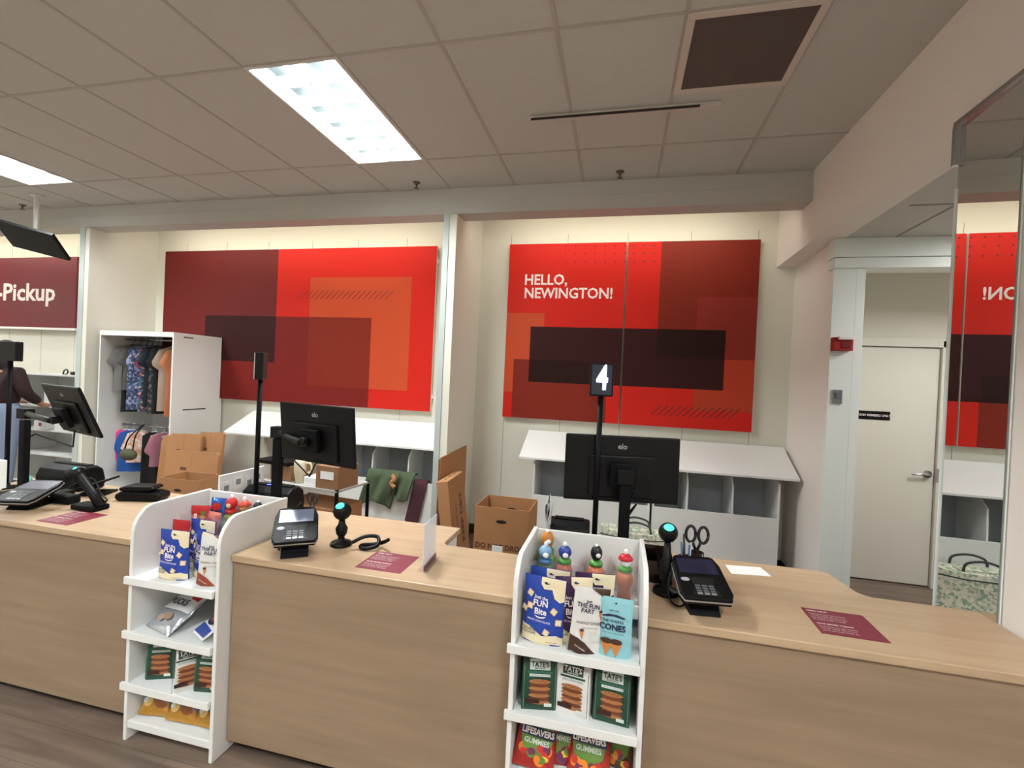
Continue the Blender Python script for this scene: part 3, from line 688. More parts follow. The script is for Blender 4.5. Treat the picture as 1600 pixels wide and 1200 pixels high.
# gold bags
def gold(lab, loc, rz, seed):
    rnd = random.Random(seed); p = Pack(.15, .17, .065, 'pillow', mat('gold_foil', 'b98633', .25, metal=.3, bump=.6, bscale=25))
    p.patch([(.02, .26), (.5, .34), (.98, .28), (1, 1), (0, 1)], C('teal', '2b7f9e', .25)); p.ell(.72, .30, .20, .14, C('candybrown', '8f4a1c', .25), .002); p.ell(.2, .32, .10, .06, OFFW, .002); p.ell(.3, .3, .16, .12, C('pale_gold', 'ddb46d', .25), .001)
    return p.done('candy_bag', lab, 'candy bag', loc, rz, R_(-40))
gold('gold and blue candy bag at left on the lowest shelf, left stand', (-1.98, 1.70, .091), R_(10), 1)
gold('gold and blue candy bag in the middle on the lowest shelf, left stand', (-1.835, 1.70, .091), R_(4), 2)
gold('gold and blue candy bag at right on the lowest shelf, left stand', (-1.69, 1.705, .091), R_(0), 3)
# ----------------------------------------------------------------- bottles
def bottle(lab, loc, body, top, label_c, rz=0, shape='round', sc=1, acc='f0eeee'):
    k = thing('juice_bottle', lab, 'bottle', (0, 0, 0), 'juice bottles with moulded tops')
    bmt = mat('juice_'+body, body, .15, spec=.6)
    P = [(.001, 0), (.024, .001), (.028, .008), (.027, .03), (.022, .045), (.025, .055), (.033, .075), (.034, .095), (.028, .112), (.017, .120)]
    MB().lathe([(r*sc, z*sc) for r, z in P], (0, 0, 0), bmt, 20).build('bottle', k)
    MB().lathe([(r*sc, z*sc) for r, z in ((.018, .119), (.027, .121), (.028, .132), (.020, .140), (.010, .142))], (0, 0, 0), C('capgreen'+label_c, label_c, .35), 18).build('collar', k)
    tm = C('top'+top, top, .4); h = MB(); z0 = .14*sc
    if shape == 'round': h.ball((0, 0, z0+.026*sc), .027*sc, tm, 14, (1, .9, 1.0)); h.ball((.004, -.02*sc, z0+.018*sc), .012*sc, C('acc'+acc, acc), 10)
    elif shape == 'tall': h.ball((0, 0, z0+.030*sc), .024*sc, tm, 14, (1, .85, 1.35)); h.ball((.008, -.016*sc, z0+.026*sc), .010*sc, C('acc'+acc, acc), 10)
    elif shape == 'brim': h.ball((0, 0, z0+.018*sc), .022*sc, C('acc'+acc, acc), 14); h.lathe([(.028*sc, z0+.026*sc), (.030*sc, z0+.030*sc), (.020*sc, z0+.044*sc), (.010*sc, z0+.050*sc)], (0, 0, 0), tm, 16)
    mt_ = h.build('moulded_top', k)
    MB().lathe([(.007*sc, z0+.042*sc), (.008*sc, z0+.058*sc), (.006*sc, z0+.066*sc), (.002*sc, z0+.068*sc)], (0, 0, 0), mat('spout_white', 'eeeeee', .3), 12).build('spout', mt_)
    return place(k, loc, rz)
zb = .816
bottle('green juice bottle with pale blue top, front left of the tray', (-.262, 1.905, zb), '6f9a3c', '7fa6c4', '3a6fa0', 0, 'round')
bottle('green juice bottle with orange and green top, behind the pale blue one', (-.268, 1.985, zb+.0), '7fae45', 'c07a32', '2f6b3c', 0, 'tall', 1.12)
bottle('orange juice bottle with dark blue top in the right stand tray', (-.185, 1.93, zb), 'd9703c', '2d3f8e', '4c8a3d', 0, 'round')
bottle('orange juice bottle with black top in the right stand tray', (-.058, 1.95, zb), 'd9703c', '17161a', '4c8a3d', 0, 'tall')
bottle('orange juice bottle with red brimmed top, rightmost in the tray', (.058, 1.93, zb), 'd9703c', 'c3202b', '4c8a3d', 0, 'brim')
bottle('juice bottle with round red top in the left stand tray', (-1.875, 1.985, zb), '9aa84a', 'c41c1f', 'b3201c', 0, 'round', 1.08, 'd9b48a')
bottle('juice bottle with red and peach top, middle of left stand tray', (-1.80, 1.985, zb), '9aa84a', 'c2412f', '2f6b3c', 0, 'brim', 1.05, 'c98f5c')
bottle('juice bottle with blue and black top at right of left tray', (-1.72, 1.985, zb), '9aa84a', '1d2026', '3f8fd0', 0, 'tall', 1.0, '4d9bd6')
p = Pack(.10, .17, .03, 'pillow', C('foil_red', 'b21f1f', .3)); p.text('Skittles', .35, .5, .034, TXT, .04, 90, .003); 
for i in range(6): p.ell(.75, .15+.13*i, .13, .06, [C('g_orange', 'e2812a'), C('g_yellow', 'dcb63a'), C('g_green', '5d7f33')][i % 3], .001)
p.done('candy_bag', 'red candy bag with white vertical lettering in left tray', 'candy bag', (-1.985, 1.91, zb), R_(8), R_(-6), R_(-4))
p = Pack(.09, .20, .04, 'pillow', mat('foil_blue', '2f62b8', .2, metal=.5)); p.ell(.5, .8, .3, .1, C('foil_red', 'b21f1f'), .001); p.ell(.4, .45, .3, .18, C('plum', '5a2f64'), .001); p.ell(.6, .2, .25, .1, C('foil_red', 'b21f1f'), .001)
p.done('candy_bag', 'shiny blue and red foil bag standing in left tray', 'candy bag', (-1.94, 1.965, zb), R_(4), R_(-4))
p = Pack(.09, .15, .03, 'pillow', C('salmon', 'c46a5a', .3)); p.ell(.4, .6, .3, .2, C('g_red', 'b62a24'), .001); p.ell(.6, .3, .25, .12, C('g_green', '5d7f33'), .001)
p.done('candy_bag', 'salmon pink candy bag in front of the blue foil bag', 'candy bag', (-1.91, 1.895, zb), R_(-8), R_(-10))
p = Pack(.15, .09, .03, 'pillow', C('leaf_green', '6f8f5a', .3)); p.ell(.5, .5, .3, .3, C('pale_green', '93ad7d'), .001)
p.done('candy_bag', 'green candy bag lying in the tray below the bottles', 'candy bag', (-1.79, 1.90, zb+.02), R_(0), R_(-12))
p = Pack(.09, .10, .03, 'pillow', C('yellow_pack', 'd0ba62', .3)); p.ell(.5, .5, .25, .3, CREAM, .001)
p.done('candy_bag', 'yellow candy bag at the right end of left tray', 'candy bag', (-1.70, 1.885, zb), R_(20), R_(-10))
# ================================================================= ELECTRONICS ON THE COUNTERS
def frame_at(c, a, t):
    a, t = R_(a), R_(t); wv = V(math.cos(a), math.sin(a), 0); nv = V(math.sin(a), -math.cos(a), 0)
    uv = V(0, 0, 1)*math.cos(t)+nv*math.sin(t); back = wv.cross(uv)*-1      # back = away from the camera side
    return Matrix(((wv.x, back.x, uv.x, c[0]), (wv.y, back.y, uv.y, c[1]), (wv.z, back.z, uv.z, c[2]), (0, 0, 0, 1)))
LOGO = mat('logo_grey', '9a9aa0', .4)
def monitor(lab, c, a, t, post, zp, w_=.50, h_=.29, logo=True, base=(.20, .17)):
    k = thing('register_monitor', lab, 'monitor', (post[0], post[1], HC), 'register monitors')
    F = frame_at(c, a, t)
    b = MB(); b.M = F; b.box(-w_/2, w_/2, 0, .016, -h_/2, h_/2, BLACK); bo = b.build('screen_housing', k, .006)
    b = MB(); b.M = F; b.box(-w_/2+.012, w_/2-.012, .0165, .018, -h_/2+.012, h_/2-.012, mat('glass_black', '08090d', .08)); b.build('screen_glass', k)
    b = MB(); b.M = F; b.box(-.15, .15, -.012, .001, -h_/2+.02, h_/2-.09, BLACK); b.build('rear_cover', bo, .008)
    b = MB(); b.M = F; b.box(-.06, .06, -.05, -.022, -.08, .03, BLACKM); b.tube([(0, -.04, -.03), (0, -.09, -.02)], .022, BLACK, 12); b.build('mount_plate', k, .004)
    if logo:
        b = MB(); b.M = F; lx = 0; b.text('elo', .034, lambda u, v: (lx+u, -.0008, h_/2-.05+v), LOGO, .03); b.build('lettering', bo)
    m0 = F @ V(0, -.09, -.02)
    b = MB(); b.box(post[0]-.024, post[0]+.024, post[1]-.016, post[1]+.016, HC+.015, zp, BLACKM); b.build('post', k, .004)
    b = MB(); b.tube([(post[0], post[1], m0.z), (post[0]+(m0.x-post[0])*.5, post[1]+(m0.y-post[1])*.5, m0.z), m0], .016, BLACK, 10)
    b.box(post[0]-.034, post[0]+.034, post[1]-.026, post[1]+.026, m0.z-.03, m0.z+.03, BLACK); b.build('arm', k, .003)
    b = MB(); b.box(post[0]-base[0]/2, post[0]+base[0]/2, post[1]-base[1]/2, post[1]+base[1]/2, HC+.0006, HC+.016, BLACKM); b.build('base', k, .005)
    b = MB(); b.tube([F @ V(.05, -.03, -.1), F @ V(.02, -.06, -.19), (post[0]+.05, post[1]+.02, m0.z-.12), (post[0]+.02, post[1]-.02, m0.z-.16)], .004, BLACK, 6); b.build('cable', k)
    return k
monitor('black register monitor turned aside on post above the middle counter', (-1.423, 1.979+.02, 1.373), -13.5, 5.5, (-1.76, 2.16), 1.31)
monitor('black register monitor seen from behind on the right counter', (.030, 2.20, 1.296), 10.1, -1.2, (.048, 2.11), 1.31, .52, .302, True, (.20, .11))
monitor('black register monitor tilted steeply on the left counter', (-2.932, 1.961, 1.401), -16.3, 21.5, (-3.42, 2.06), 1.31)
def number_pole(lab, x, y, ztop, zbot, num=None, rz=0, w_=.105, h_=.145):
    k = thing('lane_sign', lab, 'sign', (x, y, HC), 'number signs on poles')
    MB().tube([(x, y, HC+.01), (x, y, zbot+.005)], .0125, BLACKM, 12).build('pole', k)
    MB().lathe([(.06, .0006), (.06, .008), (.02, .012), (.018, .03)], (x, y, HC), BLACKM, 20).build('base', k)
    F = Matrix.Translation((x, y, (ztop+zbot)/2)) @ Matrix.Rotation(rz, 4, 'Z')
    b = MB(); b.M = F; b.box(-w_/2, w_/2, -.018, .022, -(ztop-zbot)/2, (ztop-zbot)/2, BLACK); b.build('sign_box', k, .004)
    if num:
        b = MB(); b.M = F; b.box(-w_/2+.008, w_/2-.008, -.0195, -.018, -(ztop-zbot)/2+.008, (ztop-zbot)/2-.008, mat('number_face', '20263c', .3)); fc = b.build('face', k)
        b = MB(); b.M = F; b.text(num, .15, lambda u, v: (u+.002, -.0205, v+.004), mat('lit_number', 'cfdcff', .4, emit=2.6), .03, 'CENTER', .66); b.build('number', fc)
    else:
        b = MB(); b.M = F; b.box(-w_/2+.004, w_/2-.004, -.0225, -.0185, -(ztop-zbot)/2+.003, (ztop-zbot)/2-.003, mat('face_grey', 'c9c4c0', .4)); b.build('face', k)
    return k
number_pole('black lane sign on pole showing a glowing number 4', -.078, 2.16, 1.775, 1.625, '4', R_(4))
number_pole('black lane sign turned edge on, on the pole by the middle monitor', -1.89, 2.16, 1.765, 1.62, None, R_(-62), .10)
number_pole('black lane sign at left edge in front of the person', -3.66, 2.12, 1.775, 1.655, None, R_(180), .15)
# card terminals
KEY = mat('keypad_key', '55565c', .4); SILVER = mat('silver_rim', 'aaa7a3', .3, metal=.6)
def terminal(lab, c, a, t, w_, h_, lit, foot_y):
    k = thing('card_terminal', lab, 'card reader', (c[0], c[1], HC), 'card readers')
    F = frame_at(c, a, t); D = .03
    def out(s): return [(-w_/2+.012*s, -h_/2), (w_/2-.012*s, -h_/2), (w_/2, -h_/2+.03), (w_/2-.004, h_/2-.05), (w_/2-.018, h_/2-.006), (w_/2-.03, h_/2), (-w_/2+.03, h_/2), (-w_/2+.018, h_/2-.006), (-w_/2+.004, h_/2-.05), (-w_/2, -h_/2+.03)]
    b = MB(); b.M = F; b.prism(out(1), lambda u, v, d_: (u, d_, v), 0, D, BLACK); b.build('body', k, .004)
    b = MB(); b.M = F; b.prism([(u*1.02, v*1.02) for u, v in out(1)], lambda u, v, d_: (u, d_, v), .012, .018, SILVER); b.build('rim', k, .001)
    b = MB(); b.M = F; b.box(-w_/2+.022, w_/2-.022, -.0015, .001, .012, h_/2-.018, lit); b.build('screen', k, .0005)
    b = MB(); b.M = F
    b.prism([(-.045, -.008), (.045, -.008), (.034, -.05), (.05, -h_/2+.012), (-.05, -h_/2+.012), (-.034, -.05)], lambda u, v, d_: (u, d_, v), -.0012, .001, mat('keypad_well', '050506', .5))
    kw = b.build('keypad_well', k)
    for i in range(3):
        for j in range(4):
            b = MB(); b.M = F; b.box(-.034+i*.024, -.016+i*.024, -.003, -.001, -h_/2+.018+j*.0125, -h_/2+.027+j*.0125, KEY if j else SILVER); b.build('key', kw, .001)
    b = MB(); b.M = F; b.poly([(-w_/2+.032+.016*math.cos(t_*.524), -.022+.010*math.sin(t_*.524)) for t_ in range(12)], lambda u, v: (u, -.0008, v), LOGO); b.build('badge', k)
    ca = R_(a); f = MB(); f.M = Matrix.Translation((c[0], c[1], HC)) @ Matrix.Rotation(ca, 4, 'Z')
    top = c[2]-HC-.03
    f.prism([(-.075, .0006), (.075, .0006), (.075, .02), (.03, top), (-.0, top), (-.055, .02)], lambda u, v, d_: (d_, u, v), -.055, .055, BLACKM); f.build('stand', k, .003)
    return k
LCD = mat('lcd_lit', '6b7184', .15, emit=.12); LCD2 = mat('lcd_dark', '23233a', .15)
terminal('black card reader with pale lit screen on the middle counter', (-1.37, 1.815, .997), 35, -63, .185, .215, LCD, 0)
terminal('black card reader with dark screen on the right counter', (.327, 1.85, .985), 8, -71, .185, .225, LCD2, 0)
terminal('card reader with pale screen border at the left edge', (-3.10, 1.90, .960), 16, -74, .20, .23, mat('lcd_left', '8c8a94', .15), 0)
# barcode scanners on stands
TEAL = mat('scanner_led', '3fe0c0', .3, emit=1.2)
def ball_scanner(lab, x, y, zb_, r=.033, dx=.0):
    k = thing('barcode_scanner', lab, 'scanner', (x, y, HC), 'ball headed scanners')
    MB().lathe([(.048, .0006), (.05, .006), (.045, .016), (.018, .024), (.014, .04), (.024, .055), (.028, (zb_-HC)*.5), (.016, (zb_-HC)*.5+.02), (.012, zb_-HC-.03)], (x, y, HC), BLACK, 24).build('stand', k)
    MB().ball((x+dx, y, zb_), r, BLACK, 20).build('head', k)
    MB().ball((x+dx, y-.012, zb_+r*.50), r*.60, TEAL, 14, (1, 1, .80)).build('led_window', k)
    return k
ball_scanner('ball headed barcode scanner with green light behind the middle card reader', -1.235, 1.96, 1.03, .042)
ball_scanner('ball headed barcode scanner with green light beside the right card reader', .215, 1.93, 1.11, .037)
k = thing('hand_scanner', 'black hand held scanner resting nose up on its cradle, left counter', 'scanner', (-2.79, 1.98, HC))
MB().box(-2.86, -2.70, 1.93, 2.02, HC+.0006, HC+.03, BLACKM).build('cradle', k, .008)
s_ = MB(); s_.tube([(-2.70, 1.97, HC+.03), (-2.77, 1.97, HC+.10), (-2.84, 1.965, HC+.17), (-2.87, 1.965, HC+.185)], [.026, .022, .024, .032], BLACK, 14); s_.tube([(-2.90, 1.955, HC+.178), (-2.84, 1.965, HC+.197)], [.034, .030], BLACK, 14); s_.build('grip', k)
MB().ball((-2.865, 1.955, HC+.214), .012, TEAL, 10).build('led_window', k)
# cables
def cable(lab, pts, r=.0035, m=BLACK, nm='cable'):
    o = MB().tube(smooth_path(pts), r, m, 6).build(nm); tag(o, lab, 'cable'); return o
def smooth_path(P, n=5):
    P = [Vector(p) for p in P]; out = []
    for i in range(len(P)-1):
        p0, p1, p2, p3 = P[max(i-1, 0)], P[i], P[i+1], P[min(i+2, len(P)-1)]
        for j in range(n):
            t_ = j/n; out.append(.5*((2*p1)+(-p0+p2)*t_+(2*p0-5*p1+4*p2-p3)*t_*t_+(-p0+3*p1-3*p2+p3)*t_**3))
    return out+[P[-1]]
cable('coiled black cord on the middle counter right of the scanner', [(-1.16, 1.93, HC+.03), (-1.12, 1.97, HC+.05), (-1.07, 2.0, HC+.045), (-1.05, 1.96, HC+.02), (-1.10, 1.93, HC+.010), (-1.13, 1.96, HC+.012), (-1.08, 2.0, HC+.010), (-1.03, 1.99, HC+.03), (-1.0, 1.97, HC+.05)], .009)
cable('thin black cable hanging at the left of the right card reader', [(.235, 1.90, 1.0), (.215, 1.86, .93), (.225, 1.83, .885), (.26, 1.82, .876), (.29, 1.85, .90)])
cable('thin black cable running down beside the middle card reader', [(-1.50, 2.02, 1.03), (-1.50, 1.93, .97), (-1.47, 1.83, .90), (-1.44, 1.80, .876)])
cable('black cable looping over the left counter behind the scanner', [(-3.20, 2.10, .88), (-3.05, 2.16, .98), (-2.95, 2.15, .90), (-2.84, 2.10, .876), (-2.90, 2.0, .876)], .005)
# left counter devices
k = thing('tablet_stand', 'black tablet on a low easel near the left scanner', 'tablet', (-3.08, 2.22, HC))
s_ = MB(); s_.M = Matrix.Translation((-3.08, 2.22, HC)) @ Matrix.Rotation(R_(25), 4, 'Z')
s_.prism([(-.07, .035), (.08, .085), (.08, .097), (-.07, .047)], lambda u, v, d_: (u, d_, v), -.08, .08, BLACK); s_.build('tablet', k, .003)
s_ = MB(); s_.M = Matrix.Translation((-3.08, 2.22, HC)) @ Matrix.Rotation(R_(25), 4, 'Z')
s_.prism([(-.07, .0006), (.08, .0006), (.08, .012), (-.07, .012)], lambda u, v, d_: (u, d_, v), -.07, .07, BLACKM).prism([(-.06, .012), (-.03, .012), (.06, .085), (.03, .075)], lambda u, v, d_: (u, d_, v), -.02, .02, BLACKM); s_.build('easel', k, .002)
k = thing('label_printer', 'low black clamshell device on the left counter', 'device', (-2.71, 2.20, HC))
s_ = MB(); s_.M = Matrix.Translation((-2.72, 2.22, HC)) @ Matrix.Rotation(R_(18), 4, 'Z')
P = [(-.11, .0006), (.11, .0006), (.125, .02), (.12, .045), (.08, .055), (-.10, .055), (-.125, .04), (-.128, .018)]
s_.prism(P, lambda u, v, d_: (u, d_, v), -.055, .055, BLACK); s_.build('lower_body', k, .012, segs=3)
s_ = MB(); s_.M = Matrix.Translation((-2.72, 2.22, HC)) @ Matrix.Rotation(R_(18), 4, 'Z')
s_.prism([(-.105, .057), (.06, .06), (.09, .075), (.07, .088), (-.07, .088), (-.11, .078)], lambda u, v, d_: (u, d_, v), -.05, .05, BLACK); s_.build('lid', k, .010, segs=3)
k = thing('cable_hub', 'small black box with cables on the left counter', 'device', (-3.10, 2.0, HC))
MB().box(-3.09, -2.95, 1.98, 2.05, HC+.0006, HC+.05, BLACKM).build('body', k, .010)
MB().box(-3.17, -3.10, 2.03, 2.12, HC+.0006, HC+.045, BLACK).build('plug_block', k, .006)
o = MB().lathe([(.018, .0006), (.02, .01), (.02, .05), (.012, .06), (.010, .08), (.001, .082)], (-3.52, 2.15, HC+.0), mat('mint_bottle', '4fae92', .35), 16).build('sanitizer_bottle'); tag(o, 'little mint green bottle beside the left monitor post', 'bottle')
o = MB().box(-3.92, -3.62, 2.02, 2.10, HC+.0006, HC+.18, OFFW).build('paper_box', None, .004); tag(o, 'white box on the counter at the left edge', 'box')
# receipt printers, long and rounded
def printer(lab, x, y, w_, rz, led=None):
    k = thing('receipt_printer', lab, 'printer', (x, y, HC), 'receipt printers')
    M0 = Matrix.Translation((x, y, HC)) @ Matrix.Rotation(R_(rz), 4, 'Z')
    P = [(-.075, .0006), (.08, .0006), (.085, .06), (.07, .125), (.035, .148), (-.03, .148), (-.068, .125), (-.088, .08), (-.088, .03)]
    s_ = MB(); s_.M = M0; s_.prism(P, lambda u, v, d_: (d_, u, v), -w_/2, w_/2, BLACK); s_.build('body', k, .014, segs=4)
    s_ = MB(); s_.M = M0; s_.box(-w_/2+.03, w_/2-.03, -.01, .03, .147, .155, BLACKM); s_.build('cover', k, .003)
    s_ = MB(); s_.M = M0; s_.box(-w_/2+.045, -w_/2+.085, -.0865, -.084, .075, .083, LOGO); s_.build('badge', k)
    if led:
        s_ = MB(); s_.M = M0; s_.box(-.03, .02, -.02, -.005, .1545, .157, mat('blue_led', '5560ff', .4, emit=1.5)); s_.build('led_strip', k)
    return k
printer('black rounded receipt printer with blue light behind the left stand', -1.885, 2.29, .29, 3, True)
printer('black rounded receipt printer behind the left monitor post', -3.36, 2.27, .34, 0)
printer('black rounded receipt printer behind the right stand', -.205, 2.27, .20, 2)
o = MB().box(-.20, -.13, 2.09, 2.13, HC+.0006, HC+.10, OFFW).build('receipt_roll_box', None, .002); tag(o, 'small white box with green stripe behind the right stand', 'box')
# white screen board with papers behind the left stand
k = thing('divider_board', 'white divider board with papers taped on it behind the left stand', 'board', (-2.06, 2.3, HC), )
MB().box(-2.052, -2.04, 2.075, 2.395, HC+.001, 1.10, WHITE).build('board', k, .002)
for i, (y, z) in enumerate(((2.12, 1.03), (2.20, 1.05), (2.28, 1.03), (2.345, 1.05))):
    MB().box(-2.0395, -2.0385, y-.03, y+.03, z-.045, z+.03, OFFW).box(-2.0384, -2.0380, y-.018, y+.015, z-.02, z+.01, mat('paper_print', '8b8f92', .7)).build('taped_paper', k)
# papers stood up by the right printer
for i, (dx, h_) in enumerate(((0, .25), (.012, .275), (.024, .24))):
    s_ = MB(); s_.grid(lambda u, v: (-.305+dx+.012*math.sin(v*4+i)+.01*v, 2.10+u*.12, HC+.001+v*h_), 4, 10, mat('print_zebra', 'd8d8d8', .7) if i != 1 else pattern_mat('zebra_print', ['e8e8e8', '222226', 'e0e0e0', '3a3a40'], 26))
    o = s_.build('brochure', None, 0, .001); tag(o, ('pale brochure standing leftmost behind the right stand', 'black and white patterned brochure standing behind the right stand', 'pale brochure standing nearest the printer, right stand')[i], 'brochure', 'brochures behind the right stand')
# acrylic sign holder
k = thing('sign_holder', 'frosted upright acrylic sign holder on the middle counter', 'sign holder', (-.76, 1.88, HC))
s_ = MB(); s_.M = Matrix.Translation((-.762, 1.885, HC)) @ Matrix.Rotation(R_(5), 4, 'Z')
s_.box(-.0015, .0015, -.085, .085, .012, .195, FROST); s_.build('panel', k, .0005)
s_ = MB(); s_.M = Matrix.Translation((-.762, 1.885, HC)) @ Matrix.Rotation(R_(5), 4, 'Z')
s_.box(-.022, .022, -.085, .085, .0006, .004, ACRYL).box(.002, .008, -.08, .08, .004, .022, mat('holder_strip', '6a4a50', .4)); s_.build('foot', k)
# pen holder, scissors, pens
k = thing('desk_organizer', 'dark glossy pen holder behind the scanner on the right counter', 'organizer', (.19, 2.02, HC))
GL = mat('smoked_plastic', '2a1a1b', .12)
s_ = MB()
for q in ((.135, .245, 1.985, 1.989, 0, .10), (.135, .245, 2.061, 2.065, 0, .14), (.135, .139, 1.989, 2.061, 0, .12), (.241, .245, 1.989, 2.061, 0, .12), (.188, .191, 1.989, 2.061, 0, .12), (.139, .241, 1.989, 2.061, 0, .004)): s_.box(q[0], q[1], q[2], q[3], HC+.0008+q[4], HC+.0008+q[5], GL)
s_.build('tray_walls', k, .001)
MB().box(.132, .248, 1.975, 1.985, HC+.001, HC+.012, mat('tray_edge', 'b58f8c', .3)).build('front_lip', k, .001)
k = thing('pen_cup', 'small dark cup of pens behind the right card reader', 'cup', (.30, 2.07, HC))
MB().lathe([(.036, .0006), (.038, .004), (.039, .10), (.036, .10), (.035, .006), (.001, .005)], (.31, 2.08, HC), GL, 20).build('cup', k)
for i, (dx, dy, c_, h_) in enumerate(((-.02, 0, '6a8fc4', .16), (-.008, .012, '7f9fd0', .165), (.006, -.014, '5b7fb8', .158), (.014, .01, 'd0d0d4', .16), (-.014, -.012, '202024', .2))):
    o = MB().tube([(.31+dx*.5, 2.08+dy*.5, HC+.007), (.31+dx*1.2, 2.08+dy*1.2, HC+h_)], .0042, mat('pen'+c_, c_, .35), 8).build('pen')
    tag(o, ('blue capped pen at the left of the small dark cup', 'pale blue pen at the back of the small dark cup', 'blue pen at the front of the small dark cup', 'white pen at the right of the small dark cup', 'tall black pen standing out of the small dark cup')[i], 'pen', 'pens in the cup')
def loop(cx, cz, rx, rz_, n=20, a0=0): return [(cx+rx*math.cos(2*math.pi*i/n+a0), 0, cz+rz_*math.sin(2*math.pi*i/n+a0)) for i in range(n+1)]
def scissors(lab, x, y, c_, rz, s=1, dx=0):
    k = thing('scissors', lab, 'scissors', (x, y, HC), 'scissors in the cup')
    M0 = Matrix.Translation((x, y, HC)) @ Matrix.Rotation(R_(rz), 4, 'Z')
    for sg in (-1, 1):
        s_ = MB(); s_.M = M0; s_.tube(loop(sg*.022*s, .185, .017*s, .03*s), .0055*s, mat('scissor_'+c_, c_, .4), 8); s_.tube([(sg*.016*s, 0, .158), (sg*.004, 0, .12)], .0055*s, mat('scissor_'+c_, c_, .4), 8); s_.build('handle', k)
    s_ = MB(); s_.M = M0; s_.box(-.006, .006, -.001, .001, .012, .12, CHROME); s_.build('blade', k)
scissors('large black handled scissors standing behind the right card reader', .355, 2.13, '1a181a', 0, 1.15)
k = thing('second_cup', 'low dark cup holding the large scissors', 'cup', (.355, 2.13, HC)); k.name = 'scissor_cup'
MB().lathe([(.03, .0006), (.032, .004), (.032, .11), (.029, .11), (.028, .006), (.001, .005)], (.355, 2.13, HC), GL, 20).build('cup', k)
scissors('black handled scissors behind the middle card reader', -1.44, 2.02, '17171a', -10, .8)
o = MB().lathe([(.03, .0006), (.032, .004), (.032, .10), (.029, .10), (.028, .006), (.001, .005)], (-1.44, 2.02, HC), GL, 20).build('scissor_cup'); tag(o, 'small dark cup behind the middle card reader', 'cup')
pts = [at(a_, b_, Z=HC) for a_, b_ in ((1133, 883), (1188, 887), (1205, 901), (1143, 897))]
o = MB().prism([(p.x, p.y) for p in pts], lambda u, v, d_: (u, v, d_), HC+.0004, HC+.002, OFFW).build('paper_sheet'); tag(o, 'white sheet of paper lying behind the right card reader', 'paper')
# tote bag on a low cabinet behind the right counter
TOTE = pattern_mat('leaf_print', ['d8d3c0', '9aa891', 'cfc9b4', '88a08a', 'd9d4c2', 'b9bda6'], 60)
TX, TY = .20, 4.20
k = thing('tote_bag', 'large pale tote bag with green leaf print standing on the floor before the cubbies', 'bag', (TX, TY, 0))
s_ = MB()
def tote(u, v):
    a_ = 2*math.pi*u; w_ = .30+.012*math.sin(v*6); d_ = .15*(1-.3*v)
    sx = math.copysign(abs(math.cos(a_))**.5, math.cos(a_)); sy = math.copysign(abs(math.sin(a_))**.5, math.sin(a_))
    return (TX+w_*sx, TY+d_*sy, .001+.435*v+.014*math.cos(a_*2)*v)
s_.grid(tote, 40, 8, TOTE); s_.add([tote(i/40, 0) for i in range(40)], [tuple(range(40))], TOTE); s_.add([tote(i/40, 1) for i in range(40)], [tuple(range(40))], TOTE)
s_.build('bag_body', k)
SD = mat('strap_dark', '3a3c3a', .7)
for y in (TY-.08, TY+.08):
    MB().tube(smooth_path([(TX-.12, y, .43), (TX-.10, y, .49), (TX, y, .515), (TX+.10, y, .49), (TX+.12, y, .43)]), .009, SD, 8).build('handle', k)
MB().tube([(TX-.30, TY-.12, .405), (TX-.15, TY-.155, .395), (TX+.15, TY-.155, .395), (TX+.30, TY-.12, .405)], .006, SD, 6).build('piping', k)
# ================================================================= LOCKER DESKS AT THE BACK WALL
def slope_top(lab, x0, x1):
    k = thing('sloped_desk', lab, 'desk', ((x0+x1)/2, 4.6, .9), 'sloped white desks')
    MB().prism([(4.40, .930), (4.845, 1.145), (4.845, 1.165), (4.40, .950)], lambda u, v, d_: (d_, u, v), x0, x1, WHITE).build('sloped_top', k, .002)
    s_ = MB(); s_.box(x0+.3, x1-.3, YB-.03, YB-.001, 1.02, 1.11, WHITE); s_.build('wall_cleat', k, .001)
def cubby(lab, x0, x1, divs, ztop=.885):
    k = thing('cubby_cabinet', lab, 'cabinet', ((x0+x1)/2, 4.66, 0), 'white cubby cabinets under the desks')
    y0, y1 = 4.45, 4.855
    for x in (x0, x1-.018): MB().prism([(y0, 0), (y1, 0), (y1, ztop+.175), (y0, ztop)] if 1 else 0, lambda u, v, d_: (d_, u, v), x, x+.018, WHITE).build('side_panel', k, .001)
    MB().box(x0+.018, x1-.018, y0, y0+.018, .02, .585, WHITE).build('front_panel', k, .001)
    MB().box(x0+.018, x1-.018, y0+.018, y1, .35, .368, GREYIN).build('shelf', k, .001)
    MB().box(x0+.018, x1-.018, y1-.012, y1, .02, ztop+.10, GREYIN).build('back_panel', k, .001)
    for x in divs: MB().prism([(y0+.02, .37), (y1-.012, .37), (y1-.012, ztop+.165), (y0+.10, ztop+.01), (y0+.03, ztop-.05), (y0+.02, .62)], lambda u, v, d_: (d_, u, v), x, x+.014, WHITE2).build('divider', k, .001)
    return k
slope_top('sloped white desk top below the greeting panel', -.905, 1.53)
slope_top('sloped white desk top below the left red panel', -4.31, -1.66)
cubby('white cubby cabinet holding nothing, behind the number 4 sign', -.77, .325, (-.40, -.03))
cubby('white cubby cabinet at the right end under the greeting panel', .345, 1.40, (.64, 1.02))
cubby('white cubby cabinet with the green jacket hung over its front', -2.85, -1.665, (-2.50, -2.09))
